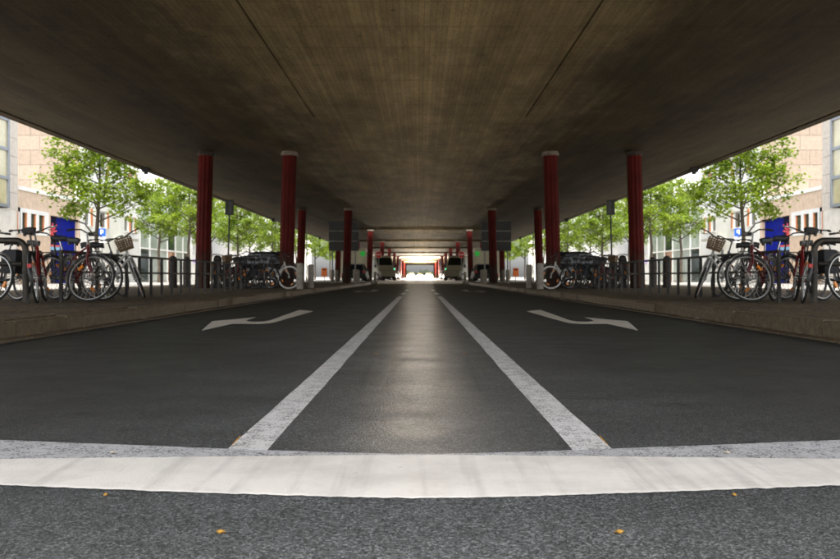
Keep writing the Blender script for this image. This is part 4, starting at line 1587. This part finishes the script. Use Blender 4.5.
fr_.box(XF - .14, XF + .03, ya, band[1] - .002, band[2] + .002, band[3] - .002)
wbd = fr_.build('window_band', 'frame_white', B)
for (p, q) in ws:
    p = max(p, band[0] + .06)
    MB().box(XF - .1, XF - .07, p + .002, q - .002, wa + .002, wb - .002).build('pane', 'glass_dark', wbd)
    MB().box(XF - .065, XF - .0, q - .09, q - .004, wa + .004, wb - .004).build('side_frame', 'shutter_orange', wbd)
hb_ = MB().box(XF - .39, XF - .2, blue[0] + .004, blue[1] - .004, 0, blue[3]).build('blue_hoarding', 'blue_wall', B)
MB().box(XF - .197, XF - .19, blue[0] + .006, fz(60), 0, blue[3] - .004).build('navy_field', 'navy_wall', hb_)
b = MB()
yc, zc = fz(58) - .4, 2.95 - zA
for a, l in ((35, .75), (-40, .7), (80, .5), (10, .6)):
    d = Vector((0, math.cos(R(a)), math.sin(R(a)))) * l
    b.tube([Vector((XF - .18, yc, zc)) - d, Vector((XF - .18, yc, zc)) + d], .055, 6)
b.build('painted_star', 'paint_red', hb_)
MB().box(XF - .187, XF - .178, blue[0] + .02, fz(63), 2.17 - zA, 2.27 - zA).build('painted_band', 'paint_red', hb_)
MB().box(XF - .187, XF - .18, blue[0] + .02, fz(63), 1.98 - zA, 2.16 - zA).build('painted_band', 'paint_cyan', hb_)
MB().box(XF - 3.4, XF - 1.0, y0, y1, 0, 4.84 - zA).build('core', 'tan_render', B)
L(B)

# --- white house; its stone side wall looks over the low wing
C = thing('white_house', 'white rendered house with orange-shuttered windows behind the left trees', 'building', (0, 0, PAV - .01))
y0, y1 = fz(80) + .02, fz(139)
wins = []
for (pa, pb_) in ((85, 90.5), (100, 107), (124.5, 129), (130.5, 134.5)):
    for z in (3.6, 6.9, 10.0):
        wins.append((fz(pa), fz(pb_), z - zA, z + 1.05 - zA))
door = (fz(116.5), fz(121), 0, 2.2)
wall_x('wall', XF, y0, y1, 0, 13, wins + [door], 'white_render', C, .35)
for h_ in wins:
    window_x(C, XF, *h_, shutter='shutter_orange')
dd = MB().box(XF - .2, XF - .14, door[0] + .01, door[1] - .01, .01, 2.19).build('door', 'steel_blue', C)
MB().box(XF - .14, XF - .08, door[1] - .25, door[1] - .2, .95, 1.1).build('handle', 'chrome', dd)
MB().box(XF + .003, XF + 1.0, door[0] - .5, door[1] + .5, 2.75, 2.9).build('canopy', 'pale_render', C)
MB().box(XF - 9, XF - .36, y0 + .04, y1 - .02, 0, 13).build('side_wall', 'joint_dark', C)
for r_ in range(15):
    z0 = .87 * r_
    if z0 < 3.6:
        continue
    xx = XF - .02 + (.55 if r_ % 2 else 0)
    while xx > XF - 7:
        xa, xb = max(XF - 7, xx - 1.45), min(XF - .0, xx)
        if xb - xa > .1:
            MB().box(xa + .008, xb - .008, y0 - .0 + rng.uniform(-.004, .004), y0 + .036, z0 + .008, z0 + .862).build(
                'stone_panel', rng.choice(['stone_panel', 'stone_panel_b']), C)
        xx -= 1.45
MB().box(XF - 9.2, XF + .15, y0 - .1, y1, 13.004, 13.25).build('roof', 'roof_grey', C)
L(C)

# --- glass pavilion
D = thing('glass_building', 'two-storey glass curtain wall building behind the left bollards', 'building', (0, 0, PAV - .01))
y0, y1 = fz(140), fz(190)
MB().box(XF - 8, XF - .5, y0, y1, 0, 6.3).build('core', 'pale_render', D)
cols = [y0 + (y1 - y0) * k / 6 for k in range(7)]
rows = [0, 2.45, 4.3, 6.1]
for k, y in enumerate(cols):
    MB().box(XF - .1, XF + .04, y - .05, y + .05, 0, 6.1).build('mullion', 'frame_white', D)
for z in rows[1:]:
    for k in range(6):
        MB().box(XF - .08, XF + .02, cols[k] + .052, cols[k + 1] - .052, z - .05, z + .05).build('transom', 'frame_white', D)
for k in range(6):
    for j in range(3):
        if k == 3 and j == 0:
            continue
        MB().box(XF - .06, XF - .03, cols[k] + .054, cols[k + 1] - .054, rows[j] + .052, rows[j + 1] - .052).build(
            'pane', 'glass_pale' if (k * 3 + j) % 5 else 'glass_dark', D)
e = MB().box(XF - .3, XF - .05, cols[3] + .06, cols[4] - .06, 0, 2.39).build('entrance', 'door_brown', D)
MB().box(XF - .045, XF - .02, cols[3] + .5, cols[4] - .5, .1, 1.9).build('door_leaf', 'shutter_orange', e)
MB().box(XF - 8.2, XF + .25, y0 - .1, y1 + .3, 6.304, 6.75).build('roof_slab', 'grey_cladding', D)
MB().box(XF - .5, XF + .1, y1 + .06, y1 + .5, 0, 6.3).build('end_pier', 'white_render', D)
L(D)

# --- grey panelled block
E = thing('grey_block', 'long white building with a grey panelled band behind the left column', 'building', (0, 0, PAV - .01))
y0, y1 = fz(195), 118
XG = XF - 2.5
MB().box(XG - 8, XG, y0, y1, 0, 11).build('wall', 'white_render', E)
k = 0
y = y0 + .5
while y < 105:
    for z in (2.6, 3.7):
        MB().box(XG + .003, XG + .1, y + .02, y + 3.3, z, z + 1.08).build('grey_panel', 'grey_cladding', E)
    y += 3.34
for z in (6.4, 8.9):
    for k in range(10):
        window_x(E, XG + .22, y0 + 1.5 + 3.8 * k, y0 + 3.1 + 3.8 * k, z, z + 1.5, inset=.1)
for y in (fz(214), fz(222)):
    MB().box(XG + .11, XG + .2, y, y + 2.4, 1.75, 2.1).build('shop_sign', 'purple_sign', E)
MB().box(XG - 8.2, XG + .2, y0 - .1, y1 + .1, 11.004, 11.3).build('roof', 'roof_grey', E)
L(E)
Gx = thing('far_house', 'pale far house row seen between the distant left columns', 'building', (0, 0, PAV - .01))
holes = [(121 + 5 * k, 122.6 + 5 * k, z, z + 1.6) for k in range(11) for z in (1.0, 4.2, 7.4)]
wall_x('wall', XG, 119, 178, 0, 12, holes, 'white_render', Gx, .4)
for h_ in holes:
    window_x(Gx, XG, *h_)
MB().box(XG - 8, XG - .42, 119, 178, 0, 12).build('core', 'pale_render', Gx)
MB().box(XG - 8.2, XG + .2, 118.9, 178.1, 12.004, 12.4).build('roof', 'roof_grey', Gx)
L(Gx)

# ------------------------------------------------------------------ trees


def tree_meshes(seed, Rx, z0, z1, nclump, per, leaf):
    rg = random.Random(seed)
    tb = MB()
    H0 = z0 + .3
    trunk = [(0, 0, 0), (.02, .03, H0 * .35), (-.03, .02, H0 * .7), (.04, -.02, H0), (.1, .05, H0 + (z1 - z0) * .35), (.05, .1, z1 - .6)]
    b = tube_frames(trunk, [.12, .095, .085, .075, .05, .015], 10)
    tips = []
    allv = [b]
    for i in range(16):
        t = i / 15
        zb = H0 - .2 + (z1 - z0 - 1.0) * .8 * t
        a = i * 2.4 + rg.uniform(-.4, .4)
        ln = Rx * (.95 - .45 * t) * rg.uniform(.7, 1.0)
        p0 = Vector((.04, .0, zb))
        p1 = p0 + Vector((math.cos(a) * ln * .5, math.sin(a) * ln * .5, ln * .22))
        p2 = p0 + Vector((math.cos(a) * ln, math.sin(a) * ln, ln * .4 + rg.uniform(-.15, .3)))
        allv.append(tube_frames([p0, p1, p2], [.04 - .015 * t, .024, .006], 6))
        tips += [p1, p2, (p1 + p2) / 2]
        for k in range(2):
            q = p1 + Vector((rg.uniform(-.6, .6), rg.uniform(-.6, .6), rg.uniform(0, .6)))
            allv.append(tube_frames([p1.lerp(p2, .3 * k), p1.lerp(q, .5), q], [.016, .011, .004], 5))
            tips.append(q)
    tr = MB()
    for q in allv:
        tr.add(q.v, q.f)
    trm = tr.mesh('trunk', 'bark', True)
    # crown: clumps of leaves round the twigs
    cr = MB()
    cz, hz = (z0 + z1) / 2, (z1 - z0) / 2
    cl = []
    for i in range(nclump):
        if i < len(tips) and rg.random() < .8:
            c = tips[i] + Vector((rg.gauss(0, .2), rg.gauss(0, .2), rg.gauss(0, .2)))
        else:
            while True:
                u = Vector((rg.uniform(-1, 1), rg.uniform(-1, 1), rg.uniform(-1, 1)))
                if .35 < u.length < 1:
                    break
            c = Vector((u.x * Rx * (1 if u.z < .2 else .85), u.y * Rx * (1 if u.z < .2 else .85), cz + u.z * hz))
        cl.append((c, rg.uniform(.16, .5)))
    vsx, fsx = [], []
    for c, r in cl:
        n = int(per * rg.uniform(.6, 1.3))
        for k in range(n):
            d = Vector((rg.gauss(0, 1), rg.gauss(0, 1), rg.gauss(0, .75)))
            p = c + d * r * .55
            s_ = rg.uniform(.085, .15)
            ax = Vector((rg.gauss(0, 1), rg.gauss(0, 1), rg.gauss(-.3, .6))).normalized()
            sd = ax.cross(Vector((rg.gauss(0, .5), rg.gauss(0, .5), 1))).normalized()
            nm = ax.cross(sd)
            i0 = len(vsx)
            vsx += [p, p + ax * s_ * .55 + sd * s_ * .55 + nm * s_ * .12, p + ax * s_ * 1.35, p + ax * s_ * .55 - sd * s_ * .55 + nm * s_ * .12]
            fsx += [(i0, i0 + 1, i0 + 2), (i0, i0 + 2, i0 + 3)]
    me = bpy.data.meshes.new('crown')
    me.from_pydata([tuple(v) for v in vsx], [], fsx)
    me.materials.append(M[leaf])
    return trm, me


TM = [tree_meshes(11, 2.75, 2.6, 7.0, 105, 62, 'leaf_green'),
      tree_meshes(23, 2.6, 2.8, 7.0, 100, 55, 'leaf_pale'),
      tree_meshes(37, 2.7, 2.5, 7.2, 100, 58, 'leaf_green')]
for i, (px, k, rz) in enumerate(((97, 0, 0.0), (189, 1, 1.0), (238, 2, 2.2), (273, 0, 3.3), (296, 1, 4.0), (315, 2, 5.1), (330, 0, 1.7), (341, 1, .6))):
    y = F * 13.7 / (420 - px)
    t = thing('street_tree', 'young leafy street tree, %s in the row beyond the left deck edge' % (ORD + ['last'])[i], 'tree', (-13.7, y, PAV - .01), rz, 'street trees')
    link('trunk', TM[k][0], t)
    link('crown', TM[k][1], t)
    L(t)

for i, (y, k, rz) in enumerate(((56, 2, .4), (70, 1, 2.9), (86, 0, 4.4), (103, 2, 5.7))):
    t = thing('street_tree', 'street tree, %s in the back row before the facades on the left' % ORD[i], 'tree', (-17.0, y, PAV - .01), rz, 'street trees')
    link('trunk', TM[k][0], t)
    link('crown', TM[k][1], t)
    L(t)

# ------------------------------------------------------------------ litter and leaves on the ground


def leaf_mesh(seed, s_):
    rg = random.Random(seed)
    b = MB()
    n = 9
    pts = []
    for i in range(n):
        a = 2 * math.pi * i / n
        rr = s_ * (.6 + .4 * rg.random())
        pts.append((rr * math.cos(a) * 1.4, rr * math.sin(a) * 1.1, 0.0015 + .008 * rg.random() ** 2 * s_ / .03))
    k = len(pts)
    b.add(pts + [(0, 0, .006)] + [(x, y, z - .002) for x, y, z in pts] + [(0, 0, .002)],
          [(i, (i + 1) % k, k) for i in range(k)] + [(k + 1 + (i + 1) % k, k + 1 + i, 2 * k + 1) for i in range(k)])
    return b


for i, (px, py, s_, m, z, lab) in enumerate((
        (221, 532, .0085, 'dead_leaf', .002, 'yellow fallen leaf on the asphalt in front of the stop line, left half'),
        (106, 495, .005, 'dead_leaf', .002, 'tiny yellow leaf just below the white stop line, left half'),
        (113, 452.5, .008, 'litter_pale', .006, 'small pale scrap lying on the worn grey stop line, left half'),
        (376, 354, .01, 'dead_leaf', .002, 'orange leaf between the lane lines farther off, left half'),
        (7, 340, .03, 'dead_leaf', .014, 'orange leaf in the gutter at the left picture edge'),
        (27, 335, .025, 'dead_leaf', .014, 'orange leaf in the gutter, second from the left picture edge'),
        (39, 333.5, .022, 'litter_pale', .014, 'pale scrap in the gutter by the left picture edge'),
        (83, 327, .025, 'litter_pale', .014, 'pale scrap in the gutter below the big left bicycle wheel'),
        (113, 322.5, .028, 'litter_pale', .014, 'white scrap in the gutter below the white left bicycle'),
        (125, 320.5, .026, 'dead_leaf', .014, 'orange leaf in the gutter below the white left bicycle'),
        (144, 318.5, .03, 'litter_pale', .014, 'white scrap in the gutter right after the orange leaf, left kerb'))):
    x, y = gp(px, py, z)
    o = leaf_mesh(i, s_).build('fallen_leaf' if m == 'dead_leaf' else 'paper_scrap', m)
    o.location = (x, y, z)
    o.rotation_euler = (0, 0, rng.uniform(-.5, .5))
    L(tag(o, lab, 'leaf' if m == 'dead_leaf' else 'litter', 'leaves and scraps on the ground'))

# ------------------------------------------------------------------ closing the far view
ft = MB()
rg = random.Random(9)
vsx, fsx = [], []
for i in range(9000):
    x = rg.uniform(-40, 40)
    z = rg.uniform(0, 1) ** .8 * (3.6 + 0.9 * math.sin(x * .5) + .6 * math.sin(x * 1.7 + 1)) * (1 if abs(x) < 9 else .55)
    p = Vector((x, 530 + rg.gauss(0, 3), z))
    s_ = rg.uniform(.25, .6)
    a = Vector((rg.gauss(0, 1), rg.gauss(0, 1), rg.gauss(0, 1))).normalized()
    c = a.orthogonal().normalized()
    i0 = len(vsx)
    vsx += [p, p + a * s_ + c * s_ * .5, p + a * s_ * 2, p + a * s_ - c * s_ * .5]
    fsx.append((i0, i0 + 1, i0 + 2, i0 + 3))
me = bpy.data.meshes.new('distant_wood')
me.from_pydata([tuple(v) for v in vsx], [], fsx)
me.materials.append(M['far_foliage'])
o = link('distant_wood', me)
o['kind'] = 'stuff'
tag(o, 'dark distant belt of trees closing the view', 'trees')

# ------------------------------------------------------------------ the other side of the street: mirrored place
bpy.context.view_layer.update()
for o in LEFT:
    mirror(o)
